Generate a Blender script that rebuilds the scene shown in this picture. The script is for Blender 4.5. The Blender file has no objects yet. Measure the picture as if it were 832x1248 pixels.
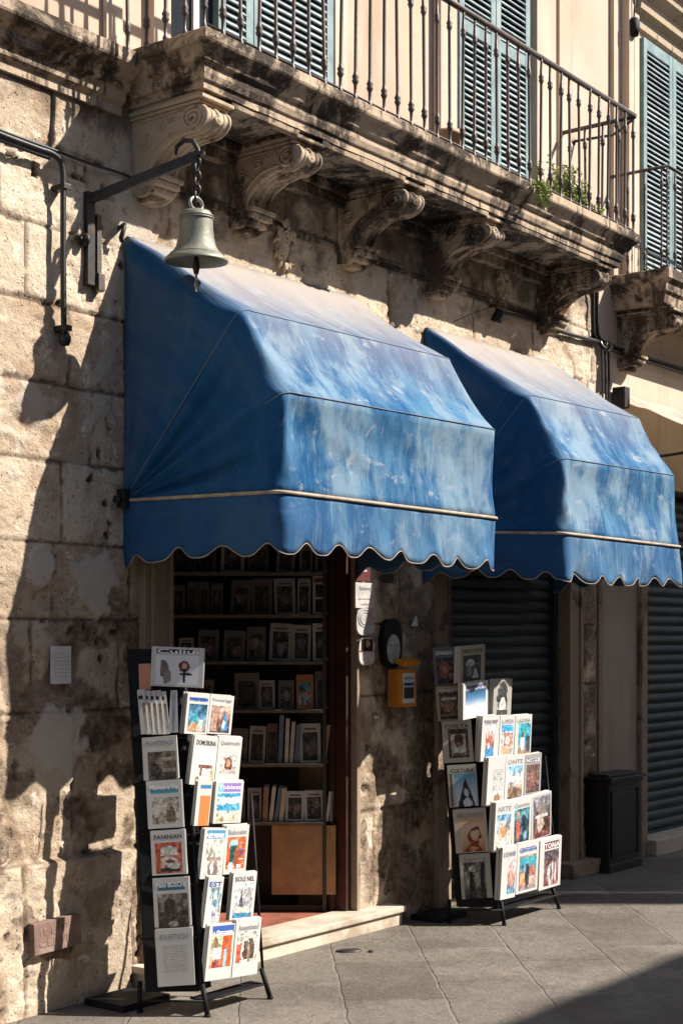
import bpy, bmesh, math, random
from mathutils import Vector, Matrix, noise as mn
R = math.radians
random.seed(7)
scene = bpy.context.scene
COL = scene.collection

# ------------------------------------------------------------------ measuring helpers
# (survey of the place: the wall face is the plane y = 0, the street lies at y < 0)
CW, CF, CX, HY, EH = 4.94, 1847.0, 416.0, 780.0, 1.6
def atY(px, py, Y=0.0):
    t = (px-CX)/CF; D = (CW+Y)/(.6-.8*t)
    return Vector((D*(.8+.6*t), Y, EH+(HY-py)*D/CF))
def atX(px, py, X):
    t = (px-CX)/CF; D = X/(.8+.6*t)
    return Vector((X, D*(.6-.8*t)-CW, EH+(HY-py)*D/CF))
def atZ(px, py, Z=0.0):
    D = (EH-Z)*CF/(py-HY); t = (px-CX)/CF
    return Vector((D*(.8+.6*t), D*(.6-.8*t)-CW, Z))

# ------------------------------------------------------------------ object helpers
def tag(o, label=None, cat=None, group=None, kind=None):
    if label: o['label'] = label
    if cat: o['category'] = cat
    if group: o['group'] = group
    if kind: o['kind'] = kind
    return o
def empty(name, loc=(0,0,0), rot=(0,0,0)):
    o = bpy.data.objects.new(name, None); COL.objects.link(o)
    o.location = loc; o.rotation_euler = rot; o.empty_display_size = .05
    return o
class MB:
    """collects shapes, links them as one mesh object"""
    def __init__(s): s.bm = bmesh.new()
    def box(s, x0, x1, y0, y1, z0, z1, bev=0.0, mi=0, M=None):
        b = bmesh.new()
        vs = [b.verts.new((x, y, z)) for x in (x0, x1) for y in (y0, y1) for z in (z0, z1)]
        for f in ((0,1,3,2),(4,6,7,5),(0,4,5,1),(2,3,7,6),(0,2,6,4),(1,5,7,3)):
            b.faces.new([vs[i] for i in f])
        if bev > 0: bmesh.ops.bevel(b, geom=b.edges[:], offset=bev, segments=2, affect='EDGES', profile=.7)
        return s.add(b, M, mi)
    def add(s, b, M=None, mi=0):
        if M is not None: bmesh.ops.transform(b, matrix=M, verts=b.verts[:])
        for f in b.faces: f.material_index = mi
        me = bpy.data.meshes.new('tmp'); b.to_mesh(me); b.free(); s.bm.from_mesh(me); bpy.data.meshes.remove(me)
        return s
    def prism(s, pts, axis, a, b_, mi=0, M=None):
        """pts 2D polygon; axis 'x','y','z' extrude from a to b_"""
        b = bmesh.new()
        def mk(p, t):
            if axis == 'x': return (t, p[0], p[1])
            if axis == 'y': return (p[0], t, p[1])
            return (p[0], p[1], t)
        A = [b.verts.new(mk(p, a)) for p in pts]; B = [b.verts.new(mk(p, b_)) for p in pts]
        n = len(pts)
        b.faces.new(A); b.faces.new(B[::-1])
        for i in range(n): b.faces.new((A[i], B[i], B[(i+1)%n], A[(i+1)%n]))
        bmesh.ops.recalc_face_normals(b, faces=b.faces[:])
        bmesh.ops.triangulate(b, faces=[f for f in b.faces if len(f.verts) > 4])
        return s.add(b, M, mi)
    def tube(s, pts, r, n=8, closed=False, mi=0, cap=True):
        pts = [Vector(p) for p in pts]; b = bmesh.new(); rings = []
        rr = r if isinstance(r, (list, tuple)) else [r]*len(pts)
        up = None; N = len(pts)
        for i, p in enumerate(pts):
            if closed: d = pts[(i+1)%N]-pts[i-1]
            else: d = pts[min(i+1, N-1)]-pts[max(i-1, 0)]
            d.normalize()
            if up is None:
                up = Vector((0,0,1)) if abs(d.z) < .9 else Vector((1,0,0))
            sd = d.cross(up)
            if sd.length < 1e-4: sd = d.cross(Vector((0,1,0)))
            sd.normalize(); up = sd.cross(d).normalized()
            rings.append([b.verts.new(p+rr[i]*(math.cos(2*math.pi*k/n)*sd+math.sin(2*math.pi*k/n)*up)) for k in range(n)])
        M_ = N if closed else N-1
        for i in range(M_):
            A, B = rings[i], rings[(i+1)%N]
            for k in range(n): b.faces.new((A[k], A[(k+1)%n], B[(k+1)%n], B[k]))
        if cap and not closed:
            b.faces.new(rings[0][::-1]); b.faces.new(rings[-1])
        for f in b.faces: f.smooth = True
        bmesh.ops.recalc_face_normals(b, faces=b.faces[:])
        return s.add(b, None, mi)
    def lathe(s, prof, n=24, M=None, mi=0):
        """prof list of (r,z)"""
        b = bmesh.new(); rings = []
        for r, z in prof: rings.append([b.verts.new((r*math.cos(2*math.pi*k/n), r*math.sin(2*math.pi*k/n), z)) for k in range(n)])
        for i in range(len(prof)-1):
            for k in range(n):
                b.faces.new((rings[i][k], rings[i][(k+1)%n], rings[i+1][(k+1)%n], rings[i+1][k]))
        bmesh.ops.remove_doubles(b, verts=b.verts[:], dist=1e-5)
        for f in b.faces: f.smooth = True
        bmesh.ops.recalc_face_normals(b, faces=b.faces[:])
        return s.add(b, M, mi)
    def torus(s, R0, r, M=None, n=20, m=8, sx=1.0, mi=0):
        pts = [(R0*math.cos(2*math.pi*k/n), R0*sx*math.sin(2*math.pi*k/n), 0) for k in range(n)]
        if M is not None: pts = [M @ Vector(p) for p in pts]
        return s.tube(pts, r, m, closed=True, mi=mi)
    def build(s, name, mats, parent=None, loc=None, smooth=None):
        me = bpy.data.meshes.new(name); s.bm.to_mesh(me); s.bm.free()
        if not isinstance(mats, (list, tuple)): mats = [mats]
        for m in mats: me.materials.append(m)
        if smooth is not None:
            for p in me.polygons: p.use_smooth = smooth
        o = bpy.data.objects.new(name, me); COL.objects.link(o)
        if loc is not None: o.location = loc
        if parent is not None: o.parent = parent
        return o
def T(x, y, z): return Matrix.Translation((x, y, z))
def RX(a): return Matrix.Rotation(a, 4, 'X')
def RY(a): return Matrix.Rotation(a, 4, 'Y')
def RZ(a): return Matrix.Rotation(a, 4, 'Z')

# ------------------------------------------------------------------ materials
class NT:
    def __init__(s, name):
        s.m = bpy.data.materials.new(name); s.m.use_nodes = True
        s.t = s.m.node_tree; s.bs = s.t.nodes['Principled BSDF']
        s.co = s.t.nodes.new('ShaderNodeTexCoord').outputs['Object']
    def n(s, ty, **kw):
        nd = s.t.nodes.new(ty)
        for k, v in kw.items():
            if k in nd.inputs.keys(): s.set(nd.inputs[k], v)
            else: setattr(nd, k, v)
        return nd
    def set(s, inp, v):
        if isinstance(v, bpy.types.NodeSocket): s.t.links.new(v, inp)
        elif isinstance(v, tuple) and len(v) == 3 and inp.type == 'RGBA': inp.default_value = (*v, 1)
        else: inp.default_value = v
    def noise(s, scale, detail=4, rough=.55, co=None, dist=0.0):
        nd = s.n('ShaderNodeTexNoise'); nd.inputs['Scale'].default_value = scale
        nd.inputs['Detail'].default_value = detail; nd.inputs['Roughness'].default_value = rough
        nd.inputs['Distortion'].default_value = dist
        s.t.links.new(co or s.co, nd.inputs['Vector']); return nd.outputs['Fac']
    def vor(s, scale, feat='F1', co=None, out='Distance', rnd=1.0):
        nd = s.n('ShaderNodeTexVoronoi'); nd.feature = feat; nd.inputs['Scale'].default_value = scale
        nd.inputs['Randomness'].default_value = rnd
        s.t.links.new(co or s.co, nd.inputs['Vector']); return nd.outputs[out]
    def ramp(s, fac, a, b, c0=0.0, c1=1.0):
        nd = s.n('ShaderNodeMapRange'); nd.interpolation_type = 'SMOOTHSTEP'
        s.set(nd.inputs['Value'], fac)
        nd.inputs['From Min'].default_value = a; nd.inputs['From Max'].default_value = b
        nd.inputs['To Min'].default_value = c0; nd.inputs['To Max'].default_value = c1
        return nd.outputs['Result']
    def mix(s, fac, a, b, mode='MIX'):
        nd = s.n('ShaderNodeMix'); nd.data_type = 'RGBA'; nd.blend_type = mode
        s.set(nd.inputs[0], fac); s.set(nd.inputs[6], a); s.set(nd.inputs[7], b)
        return nd.outputs[2]
    def math(s, op, a, b=0.0, c=None):
        nd = s.n('ShaderNodeMath'); nd.operation = op; s.set(nd.inputs[0], a); s.set(nd.inputs[1], b)
        if c is not None: s.set(nd.inputs[2], c)
        return nd.outputs[0]
    def mapping(s, scale=(1,1,1), rot=(0,0,0), loc=(0,0,0), co=None):
        nd = s.n('ShaderNodeMapping'); s.t.links.new(co or s.co, nd.inputs['Vector'])
        nd.inputs['Scale'].default_value = scale; nd.inputs['Rotation'].default_value = rot; nd.inputs['Location'].default_value = loc
        return nd.outputs[0]
    def attr(s, name, out='Fac'):
        nd = s.n('ShaderNodeAttribute'); nd.attribute_name = name; return nd.outputs[out]
    def sep(s, co=None):
        nd = s.n('ShaderNodeSeparateXYZ'); s.t.links.new(co or s.co, nd.inputs[0]); return nd.outputs
    def bump(s, h, dist=.01, strength=1.0, prev=None):
        nd = s.n('ShaderNodeBump'); s.set(nd.inputs['Height'], h)
        nd.inputs['Distance'].default_value = dist; nd.inputs['Strength'].default_value = strength
        if prev is not None: s.t.links.new(prev, nd.inputs['Normal'])
        return nd.outputs[0]
    def done(s, color, rough=.8, normal=None, metal=0.0, spec=None):
        s.set(s.bs.inputs['Base Color'], color); s.set(s.bs.inputs['Roughness'], rough)
        s.set(s.bs.inputs['Metallic'], metal)
        if spec is not None: s.set(s.bs.inputs['Specular IOR Level'], spec)
        if normal is not None: s.t.links.new(normal, s.bs.inputs['Normal'])
        return s.m

def simple(name, col, rough=.6, metal=0.0, var=.25, scale=14, bump=.0015, dirt=None, spec=None):
    t = NT(name)
    n1 = t.noise(scale, 5, .6)
    dark = tuple(c*(1-var) for c in col); lite = tuple(min(1, c*(1+var)) for c in col)
    c = t.mix(t.ramp(n1, .3, .7), dark, lite)
    if dirt: c = t.mix(t.ramp(t.noise(scale*.45, 6, .7), .5, .68), c, dirt)
    nb = t.bump(t.noise(scale*3, 4), bump, .8) if bump else None
    return t.done(c, rough, nb, metal, spec)

def m_ashlar():
    t = NT('ashlar_stone'); P = t.sep()
    blk, pit, patch = t.attr('blk'), t.attr('pit'), t.attr('patch')
    c = t.mix(blk, (.52,.40,.285), (.72,.59,.44))
    n1 = t.noise(3.2, 8, .68)
    c = t.mix(t.math('MULTIPLY', t.ramp(n1, .48, .60), .8), c, (.42,.29,.19))
    c = t.mix(t.math('MULTIPLY', t.ramp(t.noise(5.5, 10, .85, dist=.2), .565, .62), .65), c, (.24,.155,.10))
    n2 = t.noise(9, 8, .72, dist=.6)
    c = t.mix(t.ramp(n2, .55, .66), c, (.78,.68,.55))
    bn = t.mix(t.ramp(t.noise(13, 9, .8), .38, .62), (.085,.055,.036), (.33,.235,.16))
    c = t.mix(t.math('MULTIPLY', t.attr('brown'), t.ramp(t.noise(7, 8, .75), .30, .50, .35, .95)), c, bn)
    # speckle of small dark inclusions
    v1 = t.vor(34); n3 = t.noise(6, 5)
    f = t.math('MULTIPLY', t.ramp(v1, .22, .10), t.ramp(n3, .45, .62))
    c = t.mix(f, c, (.15,.095,.06))
    c = t.mix(t.math('MULTIPLY', t.ramp(t.noise(45, 5, .7), .56, .68), .5), c, (.20,.135,.085))
    # plaster remains
    c = t.mix(patch, c, t.mix(t.noise(12, 5), (.56,.49,.40), (.66,.58,.48)))
    # breccia look of the lowest courses: angular dark clasts
    low = t.attr('low')
    wn = t.n('ShaderNodeTexNoise'); wn.inputs['Scale'].default_value = 5; wn.inputs['Detail'].default_value = 5; t.t.links.new(t.co, wn.inputs['Vector'])
    wv = t.n('ShaderNodeVectorMath'); wv.operation = 'MULTIPLY_ADD'; t.t.links.new(wn.outputs['Color'], wv.inputs[0]); wv.inputs[1].default_value = (.22,.22,.22); t.t.links.new(t.co, wv.inputs[2])
    vc = t.vor(6.5, 'F1', co=wv.outputs[0], out='Color')
    vs = t.n('ShaderNodeSeparateColor'); t.t.links.new(vc, vs.inputs[0])
    ve = t.vor(6.5, 'DISTANCE_TO_EDGE', co=wv.outputs[0])
    cl = t.math('MULTIPLY', t.ramp(vs.outputs[0], .66, .72), t.ramp(t.math('ADD', ve, t.math('MULTIPLY', t.noise(16, 5), .1)), .08, .12))
    cl = t.math('MULTIPLY', cl, low)
    c = t.mix(t.math('MULTIPLY', cl, t.ramp(t.noise(11, 5, .7), .3, .6, .3, .95)), c, t.mix(t.ramp(t.noise(26, 6, .75), .35, .65), (.06,.038,.027), (.30,.21,.15)))
    # grime
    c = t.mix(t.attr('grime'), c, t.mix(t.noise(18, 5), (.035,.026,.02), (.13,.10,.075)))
    c = t.mix(pit, c, (.11,.075,.05))
    h = t.math('ADD', t.math('MULTIPLY', t.noise(38, 9, .72), 1.0), t.math('MULTIPLY', t.ramp(v1, .0, .25), .35))
    nb = t.bump(h, .018, .9)
    nb = t.bump(t.noise(12, 8, .75), .03, .5, nb)
    nb = t.bump(t.noise(150, 4, .7), .003, .7, nb)
    return t.done(c, .92, nb, spec=.2)

def m_carved(name, base, dark, amount=.55, lo=4.0, hi=4.3, streak=True):
    t = NT(name)
    c = t.mix(t.noise(5, 7, .65), tuple(b*.72 for b in base), tuple(min(1, b*1.15) for b in base))
    n = t.noise(2.6, 8, .72, dist=.5)
    f = t.ramp(n, amount, amount+.10)
    st = t.noise(7, 6, .7, co=t.mapping((1,.6,.22)))
    f2 = t.ramp(st, amount, amount+.1)
    f = t.math('MAXIMUM', f, t.math('MULTIPLY', f2, .9))
    f = t.math('MULTIPLY', f, t.ramp(t.noise(40, 4, .6), .2, .5, .55, 1.0))
    c = t.mix(f, c, dark)
    c = t.mix(t.ramp(t.noise(13, 7, .75), .60, .70), c, tuple(min(1, b*1.35) for b in base))
    nb = t.bump(t.noise(30, 8, .7), .006, .8)
    nb = t.bump(t.noise(120, 3), .002, .6, nb)
    return t.done(c, .92, nb, spec=.2)

def m_plaster(name, a, b, stain, k=.6):
    t = NT(name)
    c = t.mix(t.ramp(t.noise(1.1, 6, .6), .35, .65), a, b)
    st = t.noise(2.2, 7, .65, co=t.mapping((1.6,1.6,.28)))
    c = t.mix(t.math('MULTIPLY', t.ramp(st, .5, .72), k), c, stain)
    c = t.mix(t.math('MULTIPLY', t.ramp(t.noise(26, 6, .7), .55, .7), .25), c, stain)
    nb = t.bump(t.noise(14, 8, .65), .004, .6)
    return t.done(c, .9, nb, spec=.2)

def m_awning():
    t = NT('awning_canvas'); P = t.sep()
    u, v = t.attr('cu'), t.attr('cv')
    uv = t.n('ShaderNodeCombineXYZ'); t.t.links.new(u, uv.inputs[0]); t.t.links.new(v, uv.inputs[1])
    uvo = uv.outputs[0]
    blue = t.mix(t.noise(3, 5, .6), (.004,.052,.14), (.008,.077,.195))
    # sun bleached streaks running down the cloth
    s1 = t.noise(1.0, 8, .68, co=t.mapping((6.0, 2.2, 1), (0,0,.12), co=uvo), dist=.0)
    s2 = t.noise(1.0, 8, .65, co=t.mapping((2.6, 1.7, 1), (0,0,.5), co=uvo), dist=.2)
    side = t.attr('front')
    fade = t.math('MULTIPLY', t.ramp(s1, .42, .60), side)
    c = t.mix(t.math('MULTIPLY', fade, .55), blue, (.09,.205,.30))
    fade2 = t.math('MULTIPLY', t.ramp(s2, .47, .60), side)
    c = t.mix(t.math('MULTIPLY', fade2, .65), c, (.20,.275,.325))
    rs_ = t.noise(1.0, 6, .7, co=t.mapping((.5, 16, 1), co=uvo), dist=.1)
    c = t.mix(t.math('MULTIPLY', t.math('MULTIPLY', t.ramp(rs_, .55, .72), t.math('SUBTRACT', 1.0, side)), .45), c, (.07,.14,.24))
    fs_ = t.noise(1.0, 6, .75, co=t.mapping((34, 3.0, 1), (0,0,.08), co=uvo))
    c = t.mix(t.math('MULTIPLY', t.ramp(fs_, .52, .68), t.math('MULTIPLY', side, .40)), c, (.25,.32,.38))
    c = t.mix(t.math('MULTIPLY', t.ramp(t.noise(1.0, 8, .8, co=t.mapping((5, 5, 1), co=uvo)), .56, .66), .35), c, (.03,.045,.07))
    # dust: strongest on the top panel
    top = t.attr('dust')
    d = t.math('MULTIPLY', top, t.ramp(t.noise(3.2, 8, .65, co=t.mapping((1.5,1,1), co=uvo)), .15, .5))
    c = t.mix(t.math('MULTIPLY', d, .85), c, (.34,.285,.24))
    blot = t.ramp(t.noise(5.5, 7, .7, co=t.mapping((1,1.4,1), co=uvo), dist=.3), .58, .66)
    c = t.mix(t.math('MULTIPLY', t.math('MULTIPLY', blot, side), .55), c, (.30,.31,.34))
    w = t.n('ShaderNodeTexWave'); w.inputs['Scale'].default_value = 160; w.inputs['Distortion'].default_value = 1
    t.t.links.new(uvo, w.inputs['Vector'])
    nb = t.bump(t.noise(1.0, 6, .6, co=t.mapping((5,2.6,1), (0,0,.4), co=uvo), dist=.6), .02, .4)
    nb = t.bump(t.noise(70, 3), .0015, .5, nb)
    return t.done(c, .85, nb, spec=.15)

def m_ground():
    t = NT('paving_stone')
    mp = t.mapping((1,1,1), (0,0,R(-40)))
    # wobble the joints a little
    wob = t.n('ShaderNodeTexNoise'); wob.inputs['Scale'].default_value = 5.5; t.t.links.new(mp, wob.inputs['Vector'])
    vm = t.n('ShaderNodeVectorMath'); vm.operation = 'MULTIPLY_ADD'
    t.t.links.new(wob.outputs['Color'], vm.inputs[0]); vm.inputs[1].default_value = (.03,.03,0); t.t.links.new(mp, vm.inputs[2])
    br = t.n('ShaderNodeTexBrick'); t.t.links.new(vm.outputs[0], br.inputs['Vector'])
    br.inputs['Scale'].default_value = 1.0; br.inputs['Brick Width'].default_value = .78; br.inputs['Row Height'].default_value = .46
    br.inputs['Mortar Size'].default_value = .009; br.inputs['Mortar Smooth'].default_value = .6
    br.inputs['Color1'].default_value = (.145,.118,.09,1); br.inputs['Color2'].default_value = (.26,.22,.175,1)
    br.inputs['Mortar'].default_value = (.28,.245,.20,1); br.offset = .45
    c = br.outputs['Color']
    n = t.noise(2.4, 8, .7)
    c = t.mix(t.ramp(n, .42, .68), c, (.215,.19,.16))
    c = t.mix(t.math('MULTIPLY', t.ramp(t.noise(1.6, 8, .7), .45, .62), .6), c, (.11,.088,.068))
    c = t.mix(t.math('MULTIPLY', t.ramp(t.noise(14, 8, .75), .50, .66), .55), c, (.10,.09,.08))
    # fine cracks
    ck = t.vor(3.1, 'DISTANCE_TO_EDGE', co=vm.outputs[0])
    ckn = t.math('MULTIPLY', t.ramp(t.math('ADD', ck, t.math('MULTIPLY', t.noise(30, 6, .7), .07)), .042, .032), t.ramp(t.noise(1.7, 3), .46, .58))
    c = t.mix(t.math('MULTIPLY', ckn, .3), c, (.12,.11,.10))
    h = t.math('SUBTRACT', t.noise(18, 9, .7), t.math('MULTIPLY', br.outputs['Fac'], 1.1))
    h = t.math('SUBTRACT', h, t.math('MULTIPLY', ckn, .25))
    nb = t.bump(h, .022, .9)
    nb = t.bump(t.noise(7, 9, .8), .03, .55, nb)
    nb = t.bump(t.noise(90, 5, .7), .006, .9, nb)
    c = t.mix(t.math('MULTIPLY', t.ramp(t.noise(55, 8, .8), .52, .62), .5), c, (.07,.06,.05))
    c = t.mix(t.math('MULTIPLY', t.ramp(t.noise(38, 8, .8), .56, .64), .5), c, (.30,.26,.215))
    return t.done(c, t.ramp(n, .3, .7, .72, .9), nb, spec=.3)

def m_metal(name, col, rough=.55, metal=.6, rust=(.10,.05,.03), k=.5):
    t = NT(name)
    c = t.mix(t.noise(25, 5), tuple(x*.7 for x in col), tuple(x*1.3 for x in col))
    c = t.mix(t.math('MULTIPLY', t.ramp(t.noise(11, 7, .7), .52, .66), k), c, rust)
    nb = t.bump(t.noise(70, 5, .7), .0015, .8)
    return t.done(c, t.ramp(t.noise(20, 4), .3, .7, rough*.8, min(1, rough*1.25)), nb, metal)

def m_print():
    t = NT('printed_cover')
    c = t.attr('ink', 'Color')
    nb = t.bump(t.noise(9, 3), .003, .3)
    return t.done(c, .42, nb, spec=.35)
def m_pages():
    t = NT('page_edges')
    P = t.sep()
    w = t.noise(1.0, 2, .5, co=t.mapping((4, 420, 4)))
    c = t.mix(t.ramp(w, .4, .6), (.40,.37,.32), (.64,.61,.56))
    return t.done(c, .8, spec=.2)

M = {}
M['ashlar'] = m_ashlar()
M['carved'] = m_carved('weathered_carved_stone', (.47,.355,.25), (.05,.037,.028), .48)
M['carved_dark'] = m_carved('sooty_carved_stone', (.36,.27,.185), (.04,.03,.023), .46)
M['carved_clean'] = m_carved('pale_carved_stone', (.50,.385,.27), (.12,.08,.055), .57)
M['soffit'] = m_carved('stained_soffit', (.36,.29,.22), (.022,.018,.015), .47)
M['jamb'] = m_carved('smooth_jamb_stone', (.32,.24,.17), (.12,.085,.06), .54)
M['plaster'] = m_plaster('peach_plaster', (.42,.30,.215), (.51,.385,.29), (.30,.18,.11))
M['plaster_b'] = m_plaster('cream_plaster', (.47,.36,.27), (.55,.44,.345), (.33,.23,.155), .6)
M['plaster_c'] = m_plaster('grey_beige_plaster', (.33,.27,.21), (.39,.325,.26), (.22,.17,.13), .5)
M['awning'] = m_awning()
M['piping'] = simple('cream_piping', (.36,.28,.20), .8, dirt=(.25,.17,.11))
M['ground'] = m_ground()
M['iron'] = m_metal('dark_iron', (.035,.032,.03), .5, .5)
M['rail'] = m_metal('railing_iron', (.075,.060,.052), .5, .4, (.16,.085,.05), .6)
M['black'] = simple('black_paint', (.008,.008,.009), .65, 0, .3, spec=.2)
M['cable'] = simple('black_cable', (.012,.012,.012), .45)
M['bronze'] = m_metal('bronze_patina', (.20,.195,.15), .55, .4, (.27,.265,.21), .7)
M['steel'] = simple('worn_steel', (.35,.33,.30), .35, .8)
M['teal'] = simple('faded_teal_paint', (.145,.215,.22), .6, 0, .25, 9, .001, (.24,.28,.27))
M['teal_slat'] = simple('louvre_teal_paint', (.22,.27,.28), .6, 0, .3, 9, .001, (.33,.36,.35))
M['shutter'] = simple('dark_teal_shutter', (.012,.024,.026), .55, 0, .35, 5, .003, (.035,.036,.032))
M['redwood'] = simple('dark_red_wood', (.042,.015,.010), .45, 0, .35, 6, .001)
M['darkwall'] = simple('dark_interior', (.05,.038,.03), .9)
M['shelf'] = simple('shelf_wood', (.13,.095,.065), .6)
M['shelf_dark'] = simple('dark_shelf_board', (.035,.026,.02), .7)
M['orange_board'] = simple('orange_board', (.33,.17,.07), .6, 0, .2)
M['tile'] = simple('red_floor_tile', (.26,.085,.05), .6, 0, .3, 9)
M['marble'] = simple('threshold_marble', (.50,.42,.33), .6, 0, .15, 7, .002, (.32,.25,.18))
M['print'] = m_print(); M['pages'] = m_pages()
M['ink'] = simple('dark_ink', (.03,.03,.035), .5, bump=0)
M['ink_blue'] = simple('blue_ink', (.02,.06,.30), .5, bump=0)
M['ink_white'] = simple('white_ink', (.75,.75,.74), .5, bump=0)
M['ink_red'] = simple('red_ink', (.25,.03,.02), .5, bump=0)
M['ink_grey'] = simple('grey_ink', (.20,.20,.22), .5, bump=0)
M['paper'] = simple('white_paper', (.60,.57,.52), .8, 0, .1, 9, .001)
M['yellow'] = simple('yellow_plastic', (.55,.20,.012), .4, 0, .12)
M['orange'] = simple('orange_plastic', (.50,.16,.02), .4, 0, .12)
M['cream'] = simple('cream_canvas', (.66,.60,.50), .8, 0, .1, 5, .003, (.45,.38,.3))
M['brick'] = simple('red_brown_tile', (.20,.125,.095), .85, 0, .3, 12, .004, (.30,.22,.175))
M['leaf'] = simple('leaf_green', (.26,.32,.06), .6, 0, .45, 20, 0)
M['pot'] = simple('clay_pot', (.42,.27,.17), .8, 0, .2)
M['bin'] = simple('dark_brown_bin', (.016,.012,.011), .45, 0, .3, 8)
M['glass'] = simple('dark_glass', (.02,.025,.03), .08, 0, .1, 3, 0)
M['street'] = m_plaster('facade_render', (.50,.42,.33), (.58,.50,.40), (.36,.28,.2), .4)

# ------------------------------------------------------------------ ground
def ground():
    m = MB(); b = bmesh.new()
    vs = [b.verts.new(p) for p in ((-150,-150,0),(200,-150,0),(200,150,0),(-150,150,0))]
    b.faces.new(vs); m.add(b)
    o = m.build('ground', M['ground']); tag(o, 'street paving of worn grey stone slabs laid diagonally', 'ground', kind='structure')
ground()

# ------------------------------------------------------------------ main building
house = empty('stone_building', (6.6, .3, 0))
tag(house, 'old stone palazzo with peach upper storey, carved balcony and shop openings', 'building')
HI = Matrix.Translation((-6.6, -.3, 0))
def part(mb, name, mat, parent=house, smooth=None):
    """parts are modelled in world coordinates"""
    o = mb.build(name, mat, None, smooth=smooth); o.parent = parent
    o.matrix_parent_inverse = parent_inv(parent); return o
def parent_inv(p):
    Mx = p.matrix_basis.copy(); q = p
    while q.parent is not None:
        Mx = q.parent.matrix_basis @ q.matrix_parent_inverse @ Mx if False else Mx
        q = q.parent
    if p.type == 'EMPTY' and p.parent is None:
        return (Matrix.Translation(p.location) @ p.rotation_euler.to_matrix().to_4x4()).inverted()
    return Matrix.Identity(4)

TOP = 4.08       # underside of the cornice
DX0, DX1, DZ = 5.226, 6.715, 2.62
SX0, SX1 = 7.643, 9.124
# courses (z of bed joints) and head joints of the stone wall
courses = [0, .652, 1.292, 1.693, 2.026, 2.38, 2.716, 3.06, 3.39, 3.75, 4.3]
rng = random.Random(3)
heads = []
fixed = {0:[4.321,4.96], 1:[3.75,4.62], 2:[4.38,4.9], 3:[3.9,4.516,4.97], 4:[4.0,4.56,5.05], 5:[3.9,4.735,5.1], 6:[4.1,4.60,4.95], 7:[3.8,4.35,5.0], 8:[4.2,4.7], 9:[3.9,4.5]}
for i in range(len(courses)-1):
    h = list(fixed.get(i, [4.4])); x = h[-1]
    while x < 9.7:
        x += rng.uniform(.45, .95); h.append(x)
    heads.append([3.0]+h+[10.2])
def blockinfo(x, z):
    k = 0
    zz = z+.006*math.sin(x*3.1)
    while k < len(courses)-2 and zz >= courses[k+1]: k += 1
    dz = min(abs(zz-courses[k]) if k > 0 else 9, abs(courses[k+1]-zz))
    hs = heads[k]; j = 0
    while j < len(hs)-2 and x >= hs[j+1]: j += 1
    dx = min(abs(x-hs[j]), abs(hs[j+1]-x))
    return k, j, min(dz, dx)
def sm(a, b, v):
    t = max(0, min(1, (v-a)/(b-a))) if b != a else 0
    return t*t*(3-2*t)
PATCHES = [atY(120,708), atY(52,690), atY(70,560), atY(70,905), atY(40,600), atY(225,755), atY(505,300)]
PR = [(.13,.125),(.06,.10),(.0,.0),(.16,.13),(.0,.0),(.1,.06),(0,0)]
def wall_sample(x, z):
    k, j, d = blockinfo(x, z)
    r = random.Random(k*131+j*17).random(); r2 = random.Random(k*77+j*9+5).random()
    V = Vector((x, 0, z))
    n1 = mn.fractal(V*2.3, 1.0, 2.1, 4); n2 = mn.fractal(V*9+Vector((5,0,1)), .9, 2.1, 4)
    low = sm(2.1, .6, z+.15*n1)
    dep = (r-.5)*.008 + n1*.006 + n2*.003
    er = sm(.10+.10*r2, .38, mn.noise(V*4.3+Vector((9,2,3)))+.35*n2)          # spalled areas
    dep -= er*.010
    pn = mn.noise(V*21+Vector((1,8,2))); pm = mn.noise(V*2.6+Vector((4,4,7)))
    n3 = mn.fractal(V*26, .8, 2.1, 3)
    p = sm(.56, .66, pn+.55*pm+.22*n3)                                      # holes
    p2 = sm(.52, .62, mn.noise(V*8.5+Vector((3,3,3))) + .25*pm + .22*n3)*low
    p = max(p*(1 if r2 > .55 else .25), p2)
    dep -= p*.016
    dep += .0035*n3*(.35+er)
    jt = sm(.009, .003, d+.009*n2+.004*n3)
    dep -= jt*.010
    # plaster remains
    pa = 0
    for c, (a, b) in zip(PATCHES, PR):
        if a: pa = max(pa, sm(1.15, .95, math.hypot((x-c.x)/a, (z-c.z)/b)+.55*n2+.25*n1))
    if z > 2: pa = max(pa, .6*sm(.25, .33, mn.noise(V*1.7+Vector((2,9,9)))+.25*n2)*(1-er))
    if pa > 0: dep = dep*(1-pa)+.008*pa; p *= (1-pa); jt *= 1-.7*pa
    # the lowest course is a proud plinth up to x = 4.955
    if z < .652 and x < 4.955: dep += .03
    # grime below the cornice and behind the corbels
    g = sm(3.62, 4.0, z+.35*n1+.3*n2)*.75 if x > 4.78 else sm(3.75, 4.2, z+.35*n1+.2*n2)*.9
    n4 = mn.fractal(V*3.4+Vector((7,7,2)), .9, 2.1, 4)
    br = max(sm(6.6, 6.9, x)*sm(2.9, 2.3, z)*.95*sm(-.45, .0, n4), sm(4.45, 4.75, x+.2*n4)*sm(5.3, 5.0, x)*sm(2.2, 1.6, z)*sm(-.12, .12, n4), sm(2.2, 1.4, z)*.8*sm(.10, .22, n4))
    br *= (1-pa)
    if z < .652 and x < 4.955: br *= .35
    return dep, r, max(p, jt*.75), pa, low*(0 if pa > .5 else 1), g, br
def inside_hole(x, z):
    return (DX0 < x < DX1 and z < DZ) or (SX0 < x < SX1 and z < DZ+.1)
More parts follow.
